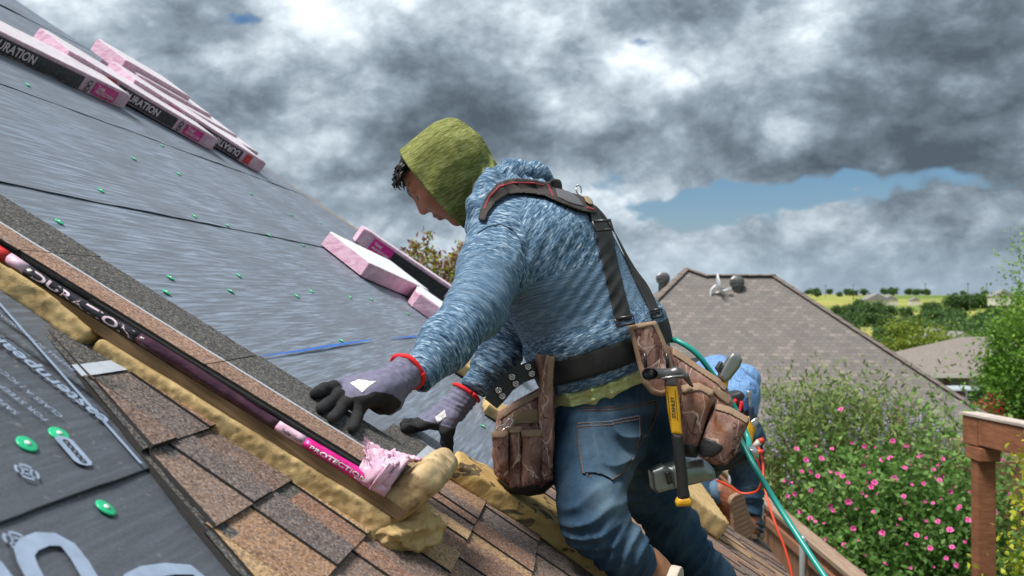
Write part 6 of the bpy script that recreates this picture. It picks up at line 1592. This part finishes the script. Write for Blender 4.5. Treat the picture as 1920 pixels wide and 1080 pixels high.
for k in range(2): m = MB(); e_ = ay*(-.003 if k == 0 else .013); m.tube([a0+e_+(0, -.0113, 0)-ax*.006, a1+e_+(0, -.0113, 0)+ax*.006], .0006, 4); m.build('printed_line', BLKP, ham)
# ---- knife in the pouch
kn_ = thing('utility_saw', 'grey metal handled tool sticking up out of the right pouch', 'hand tool', W(1350, 720, 2.29))
px_part('handle', [(1345, 705), (1352, 690), (1365, 668), (1372, 661), (1386, 664), (1391, 674), (1386, 688), (1368, 712), (1356, 718)], 2.29, .013, .008, plain('dull_alloy', (.30, .30, .29), .32, .2, 50, .75), kn_, 0, 0, .0024, 41, .0003)
px_part('lever', [(1340, 690), (1350, 676), (1356, 680), (1347, 700)], 2.285, .008, .004, plain('dark_alloy', (.09, .09, .09), .4, .2, 50, .7), kn_, 0, 0, .0024, 42, .0002)
px_part('blade_guard', [(1352, 716), (1366, 712), (1362, 735), (1354, 742)], 2.29, .010, .004, YEL, kn_, 0, 0, .0024, 43, .0002)
# ---- pneumatic nailer hanging behind the hammer
ng = thing('roofing_nailer', 'silver pneumatic roofing nailer hanging behind the hammer with black handle', 'nail gun', W(1280, 922, 2.28))
SILV = plain('cast_magnesium', (.27, .30, .29), .35, .25, 35, .65)
px_part('cylinder', [(1244, 872), (1262, 866), (1315, 858), (1338, 878), (1340, 896), (1300, 906), (1255, 915)], 2.285, .030, .018, SILV, ng, .1, .004, .003, 51, .0003)
px_part('nose', [(1217, 880), (1242, 870), (1258, 885), (1262, 914), (1230, 922), (1222, 916)], 2.275, .024, .008, SILV, ng, .1, 0, .003, 52, .0003)
px_part('slot', [(1246, 885), (1256, 882), (1262, 905), (1252, 909)], 2.243, .006, .003, BLKP, ng, .1, 0, .0024, 53, .0002)
px_part('grip', [(1330, 868), (1355, 866), (1395, 838), (1418, 842), (1419, 855), (1398, 862), (1362, 880), (1335, 884)], 2.30, .018, .010, GRIP, ng, .1, 0, .003, 54, .0004)
px_part('end_cap', [(1400, 840), (1416, 838), (1420, 858), (1406, 861)], 2.30, .021, .006, STEELB, ng, .1, 0, .003, 55, .0002)
px_part('exhaust', [(1336, 880), (1345, 882), (1344, 894), (1336, 896)], 2.29, .016, .004, BLKP, ng, .1, 0, .003, 56, .0002)
v, f_ = text_mesh('ROOFING', .014, .0003); v = v-v.min(0); s = .045/v[:, 0].max(); a0, a1 = W(1291, 903, 2.25), W(1287, 866, 2.25); ax = (a1-a0)/np.linalg.norm(a1-a0); ay = np.array((-ax[2], 0, ax[0])); q = a0+np.outer(v[:, 0]*s, ax)+np.outer(v[:, 1]*s, ay); q[:, 1] = a0[1]-.0035
obj('printed_text', q, f_, plain('green_print', (.02, .16, .06), .5), ng)
# ---- hoses
def smooth(pts, n=8):
    pts = np.array(pts, float); out = []
    for i in range(len(pts)-1):
        p0, p1, p2, p3 = pts[max(i-1, 0)], pts[i], pts[i+1], pts[min(i+2, len(pts)-1)]
        for k in range(n): t = k/n; out.append(.5*(2*p1+(p2-p0)*t+(2*p0-5*p1+4*p2-p3)*t*t+(3*p1-p0-3*p2+p3)*t**3))
    return out+[pts[-1]]
TEAL = plain('teal_air_hose', (.008, .26, .22), .35, .12, 20)
o = MB().tube(smooth([W(1404, 852, 2.31), W(1402, 820, 2.40), W(1375, 760, 2.42), W(1335, 700, 2.40), W(1305, 662, 2.40), W(1272, 640, 2.42), W(1258, 638, 2.45)]), .0068, 10).build('air_hose', TEAL, None, True); tag(o, 'teal air hose looping up behind the camouflage pouch', 'hose')
o = MB().tube(smooth([W(1380, 806, 2.33), W(1392, 832, 2.30), W(1425, 892, 2.24), W(1470, 965, 2.18), W(1520, 1042, 2.10), W(1575, 1125, 2.02), W(1610, 1190, 1.98)]), .0066, 10).build('air_hose', TEAL, None, True); tag(o, 'teal air hose running down from the pouch to the lower right', 'hose')
# ================================================================ the second worker, crouching farther down by the eave
p2 = thing('person', 'second worker in light blue shirt and jeans crouching by the eave, mostly hidden', 'person', R(5.1, 1.3, 0))
hipc = W(1374, 805, 5.04); mid2 = W(1370, 748, 5.08); sh2 = W(1342, 712, 5.28); hd2 = W(1305, 715, 5.42)
def torso2(p, o=0.): return smin(chain(p, [(hipc, .115+o), (mid2, .140+o), (sh2, .135+o)], .05), cone(p, sh2+(-.12, .05, -.02), sh2+(.15, .02, 0), .085+o, .085+o), .06)
def arms2(p, o=0.): return smin(chain(p, [(sh2+(.17, .02, -.02), .065+o), (W(1390, 790, 5.45), .05+o), (W(1372, 850, 5.55), .04+o)], .03), chain(p, [(sh2+(-.14, .06, -.04), .065+o), (W(1285, 790, 5.5), .05+o), (W(1290, 850, 5.58), .04+o)], .03), .02)
kneeA, ankA = W(1285, 935, 5.02), W(1350, 925, 4.93)
kneeB, ankB = W(1385, 850, 5.25), W(1409, 985, 5.05)
def legs2(p, o=0.):
    a = chain(p, [(hipc+(-.10, .02, -.04), .105+o), (W(1325, 860, 5.0), .09+o), (kneeA, .075+o), (W(1320, 925, 4.96), .064+o), (ankA, .052+o)], .03)
    b = chain(p, [(hipc+(.07, 0, -.04), .095+o), (W(1395, 840, 5.12), .085+o), (W(1400, 880, 5.14), .082+o), (W(1402, 930, 5.08), .072+o), (ankB, .066+o)], .04)
    return smin(a, b, .03)
b_ = [hipc, mid2, sh2, hd2, kneeA, ankA, kneeB, ankB, W(1372, 850, 5.55), W(1290, 850, 5.58)]
lo, hi = bounds(b_, .22)
def fn(p): return smin(smin(smin(torso2(p, -.02), arms2(p, -.012), .03), legs2(p, -.02), .03), smin(cone(p, sh2, hd2, .06, .06), ell(p, hd2, I3, (.09, .10, .11)), .03), .02)
sdf_obj('body', fn, lo, hi, .011, SKIN, p2, {'tint': lambda V: np.zeros((len(V), 3))})
def m_shirt(g):
    p = g.coord(); n = g.noise(p, 9, 4, .6, .5)
    return {'Base Color': g.mix(g.rng(n, .3, .7), (.10, .22, .46), (.20, .36, .62)), 'Roughness': .8, 'Normal': g.bump(g.noise(g.map(p, rot=(.5, .4, .2), scale=(1, 1, .3)), 26, 3, .5, 1.), .9, .03)}
def fn(p): return np.maximum(smin(torso2(p), arms2(p), .03)+.006*vnoise(p*12, 3, 10, 1.), -((p-hipc)@((mid2-hipc)/np.linalg.norm(mid2-hipc)))+.06)
sdf_obj('shirt', fn, lo, hi, .010, material('light_blue_shirt', m_shirt), p2)
def fn(p): return np.maximum(smin(legs2(p), np.linalg.norm(p-hipc, axis=1)-.11, .04)-fold(p, (0, 0, 1), 70, .008, W(1400, 900, 5.05), .2, .3, .8)-fold(p, (0, 0, 1), 110, .008, ankB, .12, .3, .8)+.004*vnoise(p*14, 7, 8, 1.), ((p-hipc)@((mid2-hipc)/np.linalg.norm(mid2-hipc)))-.07)
sdf_obj('jeans', fn, lo, hi, .008, DENIM, p2, {'fade': lambda V: np.stack([np.clip(.25+.15*vnoise(V*6, 2, 8, 1.), 0, 1), 0*V[:, 0], 0*V[:, 0]], 1)})
def fn(p): return np.maximum(ell(p, hd2+(0, 0, .01), I3, (.10, .11, .12)), -(p[:, 2]-hd2[2]+.02))
sdf_obj('hair', fn, hd2-.14, hd2+.15, .009, HAIR, p2)
BRL = plain('red_brown_boot_leather', (.22, .075, .03), .55, .3, 20, bump=.3)
SOLE2 = plain('tan_rubber_sole', (.27, .165, .11), .75, .2, 25, bump=.5)
boot(W(1366, 925, 4.92), W(1383, 1003, 4.97), (.35, -.93, .10), p2, BRL, SOLE2, 1.22, ankle=W(1350, 922, 4.94))
boot(W(1403, 988, 5.0), W(1416, 985, 5.20), (.1, .0, -1), p2, BRL, SOLE2, 1.05, ankle=W(1408, 968, 5.06))
m = MB(); c = W(1346, 921, 4.935); axx = (ankA-kneeA)/np.linalg.norm(ankA-kneeA); m.tube([c-axx*.02, c+axx*.02], [.066, .066], 14); m.build('jeans_cuff', plain('turned_up_denim', (.09, .16, .24), .9, .25, 60), p2, True)
tb2 = thing('tool_belt', 'black tool belt with red and yellow handled tools on the crouching worker', 'tool belt', W(1395, 800, 4.8))
def q_part(name, poly, d, half, mat, parent=tb2, r=.02, sd=60, res=.006): return px_part(name, poly, d, half, r, mat, parent, 0, 0, res, sd, .002)[0]
q_part('waist_band', [(1356, 738), (1385, 732), (1402, 752), (1400, 778), (1372, 772)], 4.84, .06, RUBBER)
q_part('pouch', [(1378, 770), (1404, 765), (1410, 800), (1408, 842), (1388, 848), (1378, 810)], 4.80, .05, RUBBER)
q_part('yellow_trim', [(1398, 780), (1410, 778), (1416, 800), (1408, 832), (1398, 840)], 4.765, .03, YEL, r=.01)
for q in ([(1371, 764), (1377, 748), (1382, 750), (1377, 768)], [(1383, 771), (1389, 752), (1394, 754), (1389, 774)]): q_part('red_handle', q, 4.76, .012, REDK, r=.006, res=.004)
q_part('chisel_handle', [(1393, 752), (1398, 742), (1402, 744), (1402, 770), (1394, 772)], 4.755, .012, plain('dark_blue_handle', (.03, .07, .18), .4), r=.005, res=.004)
q_part('tool_shaft', [(1401, 733), (1407, 733), (1407, 762), (1401, 762)], 4.76, .010, STEELB, r=.004, res=.004)
q_part('tool_loop', [(1403, 760), (1412, 762), (1412, 790), (1404, 790)], 4.75, .02, plain('navy_loop', (.02, .03, .07), .7), r=.006, res=.005)
q_part('tool_tip', [(1406, 790), (1416, 783), (1422, 795), (1412, 802)], 4.74, .012, STEELB, r=.004, res=.004)
# orange cord
ORC = plain('orange_red_cord', (.62, .05, .015), .45, .1, 20)
o = MB().tube(smooth([W(1342, 900, 4.72), W(1368, 912, 4.72), W(1392, 925, 4.70), W(1420, 920, 4.66), W(1428, 895, 4.62), W(1420, 862, 4.6), W(1410, 838, 4.62), W(1420, 835, 4.6), W(1430, 865, 4.55), W(1432, 900, 4.5), W(1440, 940, 4.42), W(1455, 985, 4.35), W(1472, 1030, 4.3), W(1486, 1085, 4.25), W(1494, 1150, 4.2)]), .0052, 8).build('extension_cord', ORC, None, True); tag(o, 'orange red cord trailing from the far worker over the eave', 'cord')
t = thing('cord_plug', 'orange cord connector standing up beside the teal hose', 'plug', W(1416, 836, 4.55)); m = MB().tube([W(1414, 838, 4.56), W(1424, 828, 4.55)], [.014, .016], 10); m.build('plug_body', plain('grey_plug', (.45, .42, .40), .4), t, True); m = MB().tube([W(1424, 828, 4.55), W(1432, 824, 4.55)], [.015, .010], 10); m.build('plug_tip', ORC, t, True)
m = MB().tube([W(1418, 847, 4.54), W(1431, 847, 4.53)], [.012, .010], 8); m.build('plug_lead', ORC, t, True)
